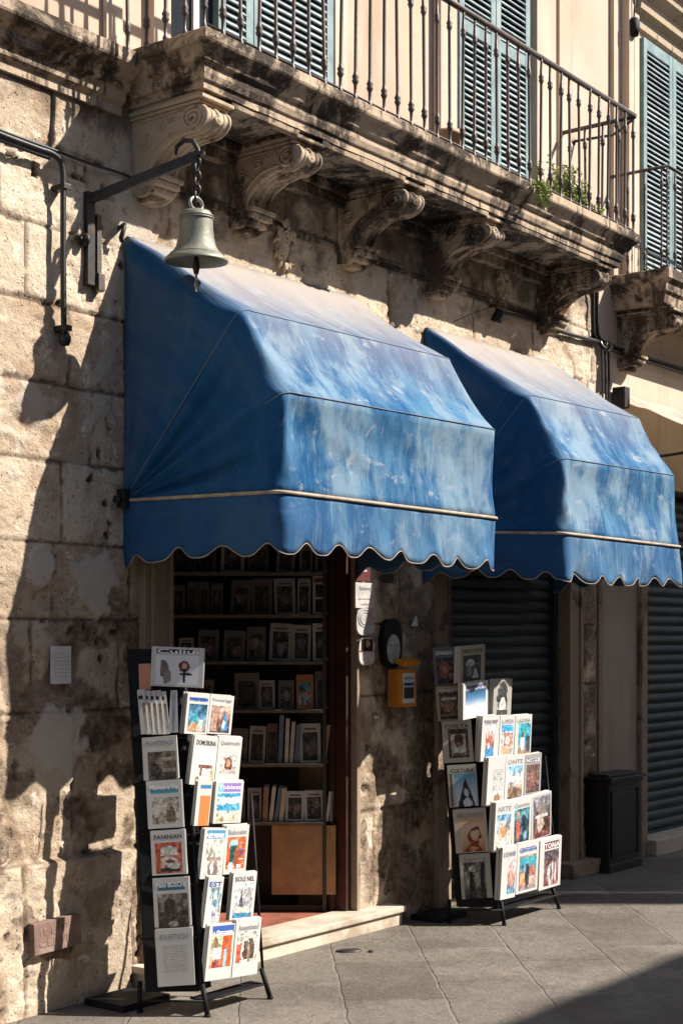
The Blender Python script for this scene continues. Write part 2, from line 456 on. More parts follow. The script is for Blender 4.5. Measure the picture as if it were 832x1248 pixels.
def stone_wall():
    st = .0115; xs = []; x = 3.3
    # exact opening edges are grid lines
    keys = [3.3, DX0, DX1, SX0, SX1, 9.55]
    for a, b in zip(keys, keys[1:]):
        n = max(1, round((b-a)/st)); xs += [a+(b-a)*i/n for i in range(n)]
    xs.append(9.55)
    zs = []; kz = [0, DZ, DZ+.1, 4.12]
    for a, b in zip(kz, kz[1:]):
        n = max(1, round((b-a)/st)); zs += [a+(b-a)*i/n for i in range(n)]
    zs.append(4.12)
    verts, idx, at = [], {}, [[], [], [], [], [], []]
    faces = []
    nx, nz = len(xs), len(zs)
    def vid(i, j):
        if (i, j) in idx: return idx[(i, j)]
        x, z = xs[i], zs[j]
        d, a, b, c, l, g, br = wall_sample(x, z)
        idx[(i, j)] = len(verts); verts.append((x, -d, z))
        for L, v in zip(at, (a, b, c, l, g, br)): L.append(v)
        return idx[(i, j)]
    for i in range(nx-1):
        for j in range(nz-1):
            if inside_hole((xs[i]+xs[i+1])/2, (zs[j]+zs[j+1])/2): continue
            faces.append((vid(i, j), vid(i+1, j), vid(i+1, j+1), vid(i, j+1)))
    me = bpy.data.meshes.new('wall'); me.from_pydata(verts, [], faces)
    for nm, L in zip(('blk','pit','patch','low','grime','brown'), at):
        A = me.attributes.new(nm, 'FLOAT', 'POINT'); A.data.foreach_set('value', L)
    me.materials.append(M['ashlar'])
    for p in me.polygons: p.use_smooth = True
    o = bpy.data.objects.new('wall', me); COL.objects.link(o); o.parent = house; o.matrix_parent_inverse = parent_inv(house)
stone_wall()

# solid core behind the wall skin, beside the openings
m = MB()
for x0, x1 in ((3.3, DX0-.01), (DX1+.01, SX0-.01), (SX1+.01, 9.54)): m.box(x0, x1, .06, .5, 0, 4.1)
for x0, x1 in ((DX0-.01, DX1+.01), (SX0-.01, SX1+.01)): m.box(x0, x1, .06, .5, DZ+.12, 4.1)
part(m, 'wall_core', M['jamb'])
# openings: architraves and reveals
m = MB()
m.box(5.035, DX0, -.035, .25, 0, DZ+.16, .006); m.box(5.075, 5.10, -.05, -.03, 0, DZ+.1, .004); m.box(5.19, 5.215, -.046, -.03, 0, DZ+.1, .004)
m.box(DX1, 6.745, -.012, .16, 0, DZ+.16, .006); m.box(DX0, DX1, -.03, .25, DZ, DZ+.16, .004)
part(m, 'door_surround', M['jamb'])
m = MB()
m.box(7.50, SX0, -.03, .14, 0, DZ+.2, .006)
m.box(SX1, 9.27, -.03, .2, 0, DZ+.2, .006); m.box(9.25, 9.285, -.045, .0, 0, DZ+.2, .004); m.box(SX0, SX1, -.03, .14, DZ+.06, DZ+.2, .004)
part(m, 'shutter_surround', M['jamb'])
# dark red wooden door frame inside the shop opening
m = MB()
m.box(DX1-.045, DX1-.002, .03, .20, .1, DZ-.003, .004); m.box(DX1-.075, DX1-.047, .10, .17, .1, DZ-.003, .004)
m.box(DX0+.002, DX0+.04, .05, .2, .1, DZ-.003, .004); m.box(DX0+.042, DX1-.078, .08, .16, DZ-.08, DZ-.003, .004)
part(m, 'door_frame', M['redwood'])
# threshold
m = MB()
m.box(4.99, 7.01, -.105, .10, .0, .072, .004); m.box(4.97, 7.03, -.125, .10, .074, .108, .008)
part(m, 'doorstep', M['marble'])
m = MB(); m.box(DX0+.003, DX1-.003, .104, .30, .0, .100); m.box(4.9, 7.4, .302, 4.0, .0, .100)
part(m, 'shop_floor', M['tile'])
# shop interior shell
m = MB()
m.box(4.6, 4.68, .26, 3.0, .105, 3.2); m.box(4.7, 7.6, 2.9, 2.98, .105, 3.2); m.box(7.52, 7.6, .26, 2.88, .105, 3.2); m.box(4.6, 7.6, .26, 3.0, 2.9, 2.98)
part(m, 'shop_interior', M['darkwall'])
# roller shutter (horizontal slats)
def roller(x0, x1, y, z0, z1, name, parent, pitch=.075):
    b = bmesh.new(); prof = []; z = z0
    while z < z1:
        for k in range(5):
            a = k/5; prof.append((y-.012*math.sin(math.pi*a), z+pitch*.92*a))
        prof.append((y+.006, z+pitch*.93)); prof.append((y+.006, z+pitch*.985)); z += pitch
    A = [b.verts.new((x0, p[0], p[1])) for p in prof]; B = [b.verts.new((x1, p[0], p[1])) for p in prof]
    for i in range(len(prof)-1): b.faces.new((A[i], B[i], B[i+1], A[i+1]))
    mm = MB(); mm.add(b); mm.box(x0, x1, y-.022, y+.012, z0-.05, z0, .004)
    return part(mm, name, M['shutter'], parent)
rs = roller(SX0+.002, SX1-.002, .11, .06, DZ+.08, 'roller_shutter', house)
m = MB(); m.box(SX1-.05, SX1-.003, .06, .105, .01, DZ+.05, .003)
part(m, 'shutter_rail', M['shutter'])
m = MB(); m.box(SX1-.12, 9.40, -.12, .3, .0, .10, .012); m.box(7.6, 9.0, .0, .3, 0, .012)
part(m, 'shutter_sill', M['jamb'])

# ------------------------------------------------------------------ cornice (left of the balcony) and upper storey
def sweep(prof, path, close_end=True):
    """prof: (out, z); path: list of (x, y, nx, ny) stations with mitre normals"""
    b = bmesh.new(); rings = []
    for (x, y, nx, ny) in path: rings.append([b.verts.new((x+nx*o, y+ny*o, z)) for o, z in prof])
    for i in range(len(path)-1):
        for k in range(len(prof)-1): b.faces.new((rings[i][k], rings[i+1][k], rings[i+1][k+1], rings[i][k+1]))
    bmesh.ops.recalc_face_normals(b, faces=b.faces[:])
    return b
def subdiv_x(x0, x1, y, st=.08):
    n = max(1, int((x1-x0)/st)); return [(x0+(x1-x0)*i/n, y, 0, -1) for i in range(n+1)]
cprof = [(0,3.98),(.02,3.98),(.02,4.02),(.045,4.035),(.05,4.07),(.075,4.085),(.08,4.12),(.12,4.14),(.15,4.165),(.155,4.175),(.155,4.225),(.10,4.25),(0,4.26)]
m = MB(); m.add(sweep(cprof, subdiv_x(3.3, 4.9, 0)))
part(m, 'cornice', M['carved'])
UY = .03
m = MB(); m.box(3.3, 9.72, UY, .6, 4.13, 9.5)
part(m, 'upper_wall', M['plaster'])
m = MB()     # pilasters and window surrounds of the upper storey
for px0, px1, d in ((130,150,.03),(184,205,.05),(405,420,.05),(532,552,.06),(648,662,.07),(664,668,.05)):
    x0 = atY(px0, 20).x; x1 = atY(px1, 20).x
    m.box(x0, x1, UY-d, UY-.003, 4.2, 9.4, .008)
part(m, 'pilaster', M['plaster_b'])
m = MB(); m.box(8.62, 9.0, UY-.02, UY-.003, 4.2, 9.4, .004); m.box(9.02, 9.715, UY-.035, UY-.003, 4.2, 9.4, .004)
part(m, 'plaster_panel', M['plaster_b'])

def louvre_leaf(x0, x1, z0, z1, y, parent, name='shutter', mids=(), tilt=35):
    """a shutter leaf: frame (part) with its louvres (sub-part)"""
    fw = .055; m = MB()
    m.box(x0, x0+fw, y-.04, y, z0, z1, .003); m.box(x1-fw, x1, y-.04, y, z0, z1, .003)
    for zz in [z0, z1-.08]+list(mids): m.box(x0+fw, x1-fw, y-.038, y-.002, zz, zz+.08, .003)
    f = part(m, name, M['teal'], parent)
    m = MB(); stops = sorted([z0+.08]+[q for zz in mids for q in (zz, zz+.08)]+[z1-.08])
    for a, b in zip(stops[::2], stops[1::2]):
        n = max(1, int((b-a)/.042))
        for i in range(n):
            zc = a+(i+.5)*(b-a)/n
            m.box(x0+fw+.002, x1-fw-.002, -.026, .026, -.004, .004, 0, M=T(0, y-.02, zc) @ RX(R(tilt+random.uniform(-6,6))))
    s = part(m, 'louvres', M['teal_slat'], f)
    s.matrix_parent_inverse = Matrix.Identity(4)
    s.matrix_parent_inverse = Matrix.Identity(4)
    return f
def sub(mb, name, mat, parent, smooth=None):
    """sub-part of a part whose own mesh is in world coordinates"""
    o = mb.build(name, mat, None, smooth=smooth); o.parent = parent; return o

# window with closed shutters
xa, xb = atY(556, 100).x, atY(642, 100).x
m = MB(); m.box(xa-.05, xb+.05, UY-.012, UY-.003, 4.26, 7.0)
w = part(m, 'window', M['glass'])
xm = (xa+xb)/2
def leaf_sub(x0, x1, z0, z1, y, parent, mids=(), tilt=35):
    fw = .055; m = MB()
    m.box(x0, x0+fw, y-.04, y, z0, z1, .003, 0); m.box(x1-fw, x1, y-.04, y, z0, z1, .003, 0)
    for zz in [z0, z1-.08]+list(mids): m.box(x0+fw, x1-fw, y-.038, y-.002, zz, zz+.08, .003, 0)
    stops = sorted([z0+.08]+[q for zz in mids for q in (zz, zz+.08)]+[z1-.08])
    for a, b in zip(stops[::2], stops[1::2]):
        n = max(1, int((b-a)/.038))
        for i in range(n):
            zc = a+(i+.5)*(b-a)/n
            m.box(x0+fw+.002, x1-fw-.002, -.029, .029, -.004, .004, 0, 1, T(0, y-.024, zc) @ RX(R(tilt+17+random.uniform(-3,3))))
    return sub(m, 'shutter', [M['teal'], M['teal_slat']], parent)
leaf_sub(xa, xm-.004, 4.28, 6.6, UY-.014, w, (5.3,)); leaf_sub(xm+.004, xb, 4.28, 6.6, UY-.014, w, (5.3,))
# window at the left end of the balcony, one leaf standing ajar
xa, xb = atY(205, 20).x, atY(402, 20).x
m = MB(); m.box(xa-.05, xb+.04, UY-.012, UY-.003, 4.26, 7.0)
w = part(m, 'window', M['glass'])
xq = atY(262, 20).x; xm = atY(305, 20).x
leaf_sub(xq, xm-.003, 4.28, 6.6, UY-.014, w, (5.3,)); leaf_sub(xm+.003, xb, 4.28, 6.6, UY-.014, w, (5.3,))
m = MB(); m.box(atY(236,20).x, atY(243,20).x, UY-.03, UY-.014, 4.28, 6.6, .003)
sub(m, 'curtain_edge', M['cream'], w)

# ------------------------------------------------------------------ balcony
BX0, BX1, BY = 4.866, 9.10, -.56
bprof = [(-.02,4.03),(0,4.03),(.0,4.065),(.012,4.07),(.022,4.095),(.022,4.128),(.045,4.14),(.06,4.172),(.078,4.19),(.095,4.196),(.1,4.205),(.1,4.245),(.094,4.25),(0,4.251)]
def balcony():
    ix0, ix1, iy = BX0+.1, BX1-.1, BY+.1
    path = [(ix0, .02, -1, 0)] + [(ix0, .02+(iy-.02)*i/6, -1, 0) for i in range(1, 6)] + [(ix0, iy, -1, -1)]
    n = 60
    path += [(ix0+(ix1-ix0)*i/n, iy, 0, -1) for i in range(1, n)]
    path += [(ix1, iy, 1, -1)] + [(ix1, iy+(.02-iy)*i/6, 1, 0) for i in range(1, 7)]
    b = sweep(bprof, path)
    for v in b.verts:       # worn edges
        w = mn.fractal(v.co*6, 1, 2, 3); v.co.z += w*.006; v.co.y += w*.005
    m = MB(); m.add(b)
    m.box(ix0+.006, ix1-.006, iy+.006, .016, 4.052, 4.246)
    o = part(m, 'balcony', M['carved'])
    m = MB(); m.box(ix0+.01, ix1-.01, iy+.01, .014, 4.034, 4.048)
    # bed moulding against the wall and round the bays
    xs = [5.07, 5.74, 6.63, 7.46, 8.30, 8.84]
    sub(m, 'soffit', M['soffit'], o)
    m = MB()
    for x0, x1 in zip([5.16, 5.83, 6.72, 7.55], [5.65, 6.54, 7.37, 8.72]):
        m.box(x0, x1, -.09, .0, 3.985, 4.03, .005); m.box(x0, x1, -.06, .0, 3.93, 3.983, .005); m.box(x0, x1, -.02, .0, 3.70, 3.73, .004)
        m.box(x0, x1, BY+.105, BY+.15, 4.0, 4.03, .004)
    sub(m, 'bed_moulding', M['carved_dark'], o)
    return o
balc = balcony()
def catmull(P, k=5):
    out = []
    for i in range(len(P)-1):
        p0 = P[max(i-1,0)]; p1 = P[i]; p2 = P[i+1]; p3 = P[min(i+2, len(P)-1)]
        for j in range(k):
            t = j/k
            out.append(tuple(.5*((2*p1[q])+(-p0[q]+p2[q])*t+(2*p0[q]-5*p1[q]+4*p2[q]-p3[q])*t*t+(-p0[q]+3*p1[q]-3*p2[q]+p3[q])*t**3) for q in range(2)))
    out.append(P[-1]); return out
def corbel_mesh(name, x, mat, parent, w=.17, S=1.0):
    """profile in (out, height) swept over the width, with volutes on both cheeks"""
    zb = 3.51
    curve = catmull([(0,0),(.06,-.005),(.105,.02),(.125,.055),(.115,.09),(.105,.12),(.13,.18),(.18,.245),(.25,.29),(.32,.305),(.375,.305),(.425,.325),(.452,.37),(.445,.415),(.41,.44)], 4)
    m = MB()
    pts = [(-o, zb+h) for o, h in curve]+[(-.41, zb+.45), (0, zb+.45)]
    m.prism(pts, 'x', x-w/2, x+w/2)
    # front rib (leaf spine) and side fillets
    for dx, rr in ((0,.013),(-w/2+.010,.010),(w/2-.010,.010),(-w*.24,.006),(w*.24,.006)):
        m.tube([(x+dx, -o+.002, zb+h) for o, h in curve[4:]], rr, 8)
    # abacus
    for o, h0, h1, e in ((.43,.45,.468,.012),(.455,.47,.492,.022),(.425,.494,.523,.006)):
        m.box(x-w/2-e, x+w/2+e, -o, 0, zb+h0, zb+h1, .004)
    # stepped foot
    m.box(x-w/2-.006, x+w/2+.006, -.165, 0, zb+.085, zb+.110, .006); m.box(x-w/2+.004, x+w/2-.004, -.15, 0, zb+.045, zb+.083, .010)
    m.box(x-w/2+.018, x+w/2-.018, -.125, 0, zb+.005, zb+.043, .012); m.box(x-w/2+.035, x+w/2-.035, -.09, 0, zb-.035, zb+.003, .012)
    # rosette on the nose
    m.lathe([(.0,.012),(.012,.010),(.02,.003),(.028,.006),(.032,-.01)], 12, T(x, -.453, zb+.37) @ RX(R(90)))
    # volutes: spirals on the cheeks
    for sx in (-1, 1):
        xx = x+sx*(w/2+.002)
        for (co, ch, r0, turns, tr) in ((.378,.372,.066,2.4,.0105),(.09,.30,.048,2.0,.008),(.19,.365,.03,1.5,.006)):
            sp = []
            for i in range(40):
                a = i/39*turns*2*math.pi; rr = r0*(1-.88*i/39)
                sp.append((xx, -(co+rr*math.cos(a+1.2)), zb+ch+rr*math.sin(a+1.2)))
            m.tube(sp, tr, 6)
        m.tube([(xx, -o+.018, zb+h+.022) for o, h in curve[14:44]], .0075, 6)
        m.tube([(xx, -.015, zb+.10), (xx, -.015, zb+.425), (xx, -.33, zb+.432)], .006, 6)
        for k in range(5):
            m.torus(.014, .004, T(xx, -.16-.035*k, zb+.40) @ RY(R(90)), 10, 5)
    for v in m.bm.verts:
        v.co.z = 4.033+(v.co.z-4.033)*.76
        wv = mn.fractal(v.co*9+Vector((x*7,0,0)), 1, 2, 3); v.co.x += .005*wv; v.co.z += .006*wv; v.co.y += .004*wv
    return sub(m, name, mat, parent)
for x, mt in ((5.07, M['carved_clean']), (5.74, M['carved']), (6.63, M['carved']), (7.46, M['carved']), (8.80, M['carved'])):
    corbel_mesh('corbel', x, mt, balc)

def baluster_mesh(x, y, z0, z1, r=.0085):
    m = MB(); h = z1-z0
    prof = [(0,0),(r*1.5,0),(r*1.5,.02),(r*.9,.03),(r,.08),(r*1.5,.09),(r*2.1,.10),(r*1.5,.112),(r*2.1,.122),(r*1.3,.135),(r,.15),(r*1.05,h*.5),(r,h-.15),
            (r*1.3,h-.14),(r*2.0,h-.128),(r*1.5,h-.118),(r*2.0,h-.106),(r*1.2,h-.092),(r*.9,h-.02),(r*.9,h),(0,h)]
    m.lathe(prof, 8, T(x, y, z0)); return m
RZ0, RZ1 = 4.248, 5.02
proto = sub(baluster_mesh(0, 0, 0, RZ1-RZ0), 'baluster', M['rail'], balc)
spots = []
x = BX0+.03
while x < BX1-.03:
    spots.append((x, BY+.035)); x += .1225
for k in range(1, 5): spots.append((BX0+.03, BY+.035+k*.115)); spots.append((BX1-.035, BY+.035+k*.115))
for i, (x, y) in enumerate(spots):
    o = proto if i == 0 else proto.copy()
    if i: COL.objects.link(o)
    o.parent = balc; o.location = (x, y, RZ0); o.rotation_euler = (R(random.uniform(-1,1)), R(random.uniform(-1,1)), 0)
m = MB()
m.tube([(BX0+.03, 0, RZ1+.01), (BX0+.03, BY+.035, RZ1+.01)], .018, 8)
m.tube([(BX0+.015, BY+.035, RZ1+.01), (BX1-.02, BY+.035, RZ1+.01)], .018, 8)
m.tube([(BX1-.035, BY+.02, RZ1+.0), (BX1-.035, 0, RZ1+.0)], .015, 8)
m.tube([(BX0+.03, BY+.037, RZ0+.03), (BX1-.03, BY+.037, RZ0+.03)], .006, 6)
sub(m, 'handrail', M['rail'], balc)
m = MB()
a = atY(706, 170, -.05); m.tube([(a.x, UY, a.z), (a.x+.1, -.25, a.z+.02), (BX1-.04, BY+.04, RZ1-.02)], .010, 7)
m.lathe([(0,0),(.03,0),(.03,.03),(0,.03)], 10, T(a.x, UY-.035, a.z) @ RX(R(-90)))
sub(m, 'rail_brace', M['rail'], balc)

# ------------------------------------------------------------------ right-hand building
RB = empty('plaster_building', (10.6, .3, 0))
tag(RB, 'cream plastered building on the right with teal shutters over a roller shutter', 'building')
GX0, GX1 = atY(786, 900).x, 12.2
m = MB()
m.box(9.553, GX0, .02, .5, 0, 2.75); m.box(GX1, 16, .02, .5, 0, 2.75)
part(m, 'lower_wall', M['plaster_c'], RB)
m = MB(); m.box(9.553, 16, .022, .5, 2.752, 4.15)
part(m, 'wall', M['plaster_b'], RB)
m = MB(); m.box(9.722, 16, .035, .6, 4.152, 9.5)
m.box(atY(748,200).x, atY(752,200).x, .0, .034, 4.2, 9.4, .006); m.box(atY(762,200).x, atY(768,200).x, -.03, .034, 4.2, 9.4, .006); m.box(atY(770,200).x, atY(776,200).x, -.02, .034, 4.2, 9.4, .006)
part(m, 'upper_wall', M['plaster_b'], RB)
m = MB(); m.box(GX0-.10, GX0, -.02, .2, 0, 2.7, .006); m.box(9.60, 9.66, -.0, .02, 0, 2.74, .003)
part(m, 'shutter_jamb', M['jamb'], RB)
roller(GX0+.002, GX1, .13, .14, 2.66, 'roller_shutter', RB)
m = MB(); m.box(GX0-.02, GX1, -.10, .3, 0, .12, .01)
part(m, 'doorstep', M['marble'], RB)
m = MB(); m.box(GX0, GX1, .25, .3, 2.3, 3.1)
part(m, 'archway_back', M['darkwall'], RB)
# window with teal shutters
wx0 = atY(781, 150).x
m = MB(); m.box(wx0-.03, wx0+1.5, .02, .032, 4.27, 6.05)
w = part(m, 'window', M['glass'], RB)
ztop = atY(781, 45).z
leaf_sub(wx0, wx0+.50, 4.28, ztop, .018, w); leaf_sub(wx0+.508, wx0+1.0, 4.28, ztop, .018, w)
leaf_sub(wx0+1.01, wx0+1.45, 4.28, ztop, .018, w)
m = MB()
hood = [(0,ztop+.06),(.03,ztop+.07),(.04,ztop+.14),(.09,ztop+.17),(.10,ztop+.24),(.17,ztop+.29),(.18,ztop+.35),(.24,ztop+.39),(.25,ztop+.46),(0,ztop+.50)]
m.add(sweep(hood, [(wx0-.12, .034, 0, 0)]+subdiv_x(wx0-.12, wx0+1.7, .034)))
part(m, 'window_hood', M['carved_clean'], RB)
# second balcony
B2X = atY(745, 335).x
m = MB()
y2 = atX(812, 200, B2X).y-.02
pr2 = [(0,3.96),(.01,3.97),(.02,4.03),(.04,4.05),(.045,4.10),(.075,4.13),(.08,4.19),(.07,4.20)]
path = [(B2X+.08, .03, -1, 0), (B2X+.08, y2+.08, -1, -1)]+[(B2X+.08+i*.1, y2+.08, 0, -1) for i in range(1, 30)]
m.add(sweep(pr2, path)); m.box(B2X+.08, B2X+3, y2+.08, .02, 3.962, 4.199)
b2 = part(m, 'balcony', M['carved'], RB)
corb = corbel_mesh('corbel', B2X+.22, M['carved'], b2); corb.location = (0, .03, -.07)
rz = atX(812, 200, B2X).z
m = MB()
m.tube([(B2X+.03, .02, rz), (B2X+.03, y2+.03, rz), (B2X+3, y2+.03, rz)], .012, 8)
sub(m, 'handrail', M['rail'], b2)
b2p = sub(baluster_mesh(0, 0, 0, rz-4.2, .007), 'baluster', M['rail'], b2)
sp2 = [(B2X+.03, .02-.0-k*.13) for k in range(1, 4)]+[(B2X+.03+k*.13, y2+.03) for k in range(0, 14)]
for i, (x, y) in enumerate(sp2):
    o = b2p if i == 0 else b2p.copy()
    if i: COL.objects.link(o)
    o.parent = b2; o.location = (x, y, 4.2)

# far side of the street (behind the viewer; it shades the paving and keeps the sky off the wall)
def street_house(name, x0, x1, y0, y1, h, label):
    o = empty(name, ((x0+x1)/2, y0, 0)); tag(o, label, 'building')
    sk = (y0-y1)*.75        # sides sheared along the sun's bearing so shadow edges fall straight
    foot = [(x0, y0), (x1, y0), (x1+sk, y1), (x0+sk, y1)]
    m = MB(); m.prism(foot, 'z', 0, h-.25); part(m, 'wall', M['street'], o)
    m = MB(); m.prism(foot, 'z', h-.248, h); part(m, 'roof', M['brick'], o)
    m = MB()
    x = x0+1
    if x1-x0 < 2: x = x0+.1; 
    while x+.55 < x1:
        for z in (1.0, 3.8, 6.4):
            if z+1.5 < h-.3: m.box(x, min(x+.9, x1-.08), y0+.002, y0+.03, z, z+1.5, .004)
        x += 2.4
    part(m, 'window', M['glass'], o)
OY = -8.0
street_house('unseen_house', -14, 13.72, OY, OY-6, 6.95, 'low rendered house across the street, behind the viewer')
street_house('unseen_house', 13.74, 14.27, OY, OY-6, 9.65, 'unseen narrow block across the street, added to shade the paving by the right rack')  # added unseen block, sized to shade the paving near the right rack
street_house('unseen_house', 14.29, 34, OY, OY-6, 11.15, 'tallest unseen block across the street, added to shade the right-hand shutters and wall')  # added unseen block, its height set to keep sun off the shutters

# ------------------------------------------------------------------ awnings
def lerp(a, b, t): return a+(b-a)*t
def awning(name, XL, XR, ztl, ztr, prof, label, seed, pivz=2.235, narrow=.10):
    """folding hood: hoops pivot at the wall; prof = [(y,z)] of hoops from top to the bar"""
    root = empty(name, ((XL+XR)/2, 0, pivz)); tag(root, label, 'awning', 'blue shop awnings over the openings')
    rg = random.Random(seed)
    rc = .06
    NU_S, NU_C, NU_F = 14, 7, 54
    hoops = []
    hoops.append(dict(y=-.015, zl=ztl, zr=ztr, nar=0.0))
    for i, (y, z) in enumerate(prof): hoops.append(dict(y=y, zl=z, zr=z+.03*(i < 2), nar=narrow*(1-i/ (len(prof)-1))*.9))
    def hoop_pts(h, first=False):
        xl, xr = XL, XR-h['nar']
        P = []
        pl = Vector((xl, -.005, pivz)); pr = Vector((XR, -.005, pivz))
        cl = Vector((xl, h['y'], h['zl'])); cr = Vector((xr, h['y'], h['zr']))
        dl = (cl-pl).normalized(); dr = (cr-pr).normalized(); dx = (cr-cl).normalized()
        a = cl-dl*rc; b = cl+dx*rc
        for i in range(NU_S): P.append(pl.lerp(a, i/NU_S))
        for i in range(NU_C):
            t = i/NU_C; P.append((a*(1-t)**2+cl*2*t*(1-t)+b*t*t))
        c = cr-dx*rc; d = cr-dr*rc
        for i in range(NU_F): P.append(b.lerp(c, i/NU_F))
        for i in range(NU_C):
            t = i/NU_C; P.append((c*(1-t)**2+cr*2*t*(1-t)+d*t*t))
        for i in range(NU_S+1): P.append(d.lerp(pr, i/NU_S))
        return P
    H = [hoop_pts(h) for h in hoops]
    N = len(H[0]); NS = 12
    rows = []; vv = []
    for j in range(len(H)-1):
        for s in range(NS):
            t = s/NS; rows.append([(H[j][i].lerp(H[j+1][i], t)) for i in range(N)]); vv.append((j, t))
    rows.append(H[-1]); vv.append((len(H)-1, 0))
    cen = Vector(((XL+XR)/2, -.3, 2.6))
    verts, cu, cv, fr, du = [], [], [], [], []
    off = rg.uniform(0, 50)
    for r, (j, t) in zip(rows, vv):
        for i, p in enumerate(r):
            if i < NU_S: side, u = 0, i/NU_S-1
            elif i >= NU_S+2*NU_C+NU_F: side, u = 2, 1+(i-NU_S-2*NU_C-NU_F)/NU_S
            else: side, u = 1, (i-NU_S)/(2*NU_C+NU_F)
            q = p.copy()
            sag = math.sin(math.pi*t) if j < len(H)-1 else 0
            fs = min(1, max(0, (i-NU_S)/6)) if i < N/2 else min(1, max(0, (NU_S+2*NU_C+NU_F-i)/6))
            if side == 1:
                # outward normal of this panel
                A = H[j][NU_S+NU_C+NU_F//2]; B = H[min(j+1, len(H)-1)][NU_S+NU_C+NU_F//2]
                d = (B-A); nrm = Vector((0, d.z, -d.y)).normalized() if d.length > 0 else Vector((0,-1,0))
                if nrm.y > 0: nrm = -nrm
                w = mn.fractal(Vector((u*6+off-(j+t)*.9, (j+t)*1.1+u*1.5, 0)), 1, 2, 3)
                w2 = mn.noise(Vector((u*3.0+(j+t)*.8+off, (j+t)*.9, 5)))
                cornerf = math.exp(-((u-.05)/.09)**2)
                fold = math.sin((u*34-(t)*3.2)*1.0)*cornerf*.026*(sag**.6)
                cr_ = abs(mn.noise(Vector((u*9+off+(j+t)*1.7, (j+t)*.7, 8)))); cr2 = abs(mn.noise(Vector((u*5+off-(j+t)*2.2, (j+t)*.9, 2))))
                q += nrm*fs*(-.020*sag + .010*w*(sag**.6) + .014*w2*sag - .024*max(0, .22-cr_)*sag - .045*max(0, .20-cr2)*sag) + nrm*fold
            else:
                k = 1-abs(u) if side == 0 else 2-u     # 0 at pivot .. 1 at corner
                k = (i/NU_S) if side == 0 else 1-(u-1)
                w = mn.fractal(Vector(((j+t)*3.1+off, k*.5, 3)), 1, 2, 3)
                sx = 1 if side == 0 else -1
                q.x += sx*(.03*sag*math.sin(math.pi*min(1, k))+.05*w*sag*k*(1-k)*3+.020*math.sin((j+t)*15+2.5*w)*math.sin(math.pi*min(1,k))*(.3+.7*sag))
            verts.append(q); cu.append(u*(XR-XL)+off); cv.append((j+t)*.42)
            fr.append(.10 if side == 0 else (.25 if side == 2 else min(1, max(.1, (u-.02)/.10))))
            jj = j+t
            # dust gathers on the shallow top panel
            du.append(((max(0, 1.1-jj*.62)**1.3*min(1, max(0, (u-.03)/.12))) if side == 1 else .15*max(0, 1-jj)) )
    nR = len(rows); faces = []
    for a in range(nR-1):
        for i in range(N-1): faces.append((a*N+i, a*N+i+1, (a+1)*N+i+1, (a+1)*N+i))
    me = bpy.data.meshes.new('canopy'); me.from_pydata([tuple(v) for v in verts], [], faces)
    for nm, L in (('cu',cu),('cv',cv),('front',fr),('dust',du)):
        A = me.attributes.new(nm, 'FLOAT', 'POINT'); A.data.foreach_set('value', L)
    me.materials.append(M['awning'])
    for p in me.polygons: p.use_smooth = True
    can = bpy.data.objects.new('canopy', me); COL.objects.link(can); can.parent = root; can.matrix_parent_inverse = parent_inv(root)
    md = can.modifiers.new('thick', 'SOLIDIFY'); md.thickness = .003; md.offset = 0
    # seams along the hoops
    m = MB()
    for Hh in H[1:-1]:
        base = [verts_row for verts_row in Hh]
        m.tube([p+Vector((0,-.002,.001)) for p in base[1:-1]], .0030, 5)
    s_ = part(m, 'seam', M['awning'], root)
    A = s_.data.attributes.new('cu', 'FLOAT', 'POINT'); A.data.foreach_set('value', [v.co.x for v in s_.data.vertices])
    A = s_.data.attributes.new('front', 'FLOAT', 'POINT'); A.data.foreach_set('value', [.5]*len(s_.data.vertices))
    A = s_.data.attributes.new('dust', 'FLOAT', 'POINT'); A.data.foreach_set('value', [.35]*len(s_.data.vertices))
    # hoops (frame)
    m = MB()
    for Hh in H[1:]: m.tube([Vector((p.x+(.05 if p.x < XL+.06 else (-.05 if p.x > XR-.06 else 0)), p.y+.03, p.z-.03)) for p in Hh], .009, 6)
    m.tube([(XL+.02, -.01, ztl-.01), (XR-.02, -.01, ztr-.01)], .010, 6)
    part(m, 'hoop_frame', M['iron'], root)
    # bar tape
    m = MB(); m.tube([p+Vector((0, -.006 if 12 < i < N-12 else 0, 0)) for i, p in enumerate(H[-1])], .0085, 8)
    part(m, 'bar_tape', M['piping'], root)
    # valance
    B = H[-1]; dist = [0]
    for i in range(1, N): dist.append(dist[-1]+(B[i]-B[i-1]).length)
    L = dist[-1]; NV = int(L/.013); top = []
    k = 0
    for q in range(NV+1):
        d = L*q/NV
        while k < N-2 and dist[k+1] < d: k += 1
        t = (d-dist[k])/max(1e-6, dist[k+1]-dist[k]); top.append((B[k].lerp(B[k+1], t), d))
    verts, cu, cv, fr, du = [], [], [], [], []; NR = 9; bottom = []
    sideL = .93
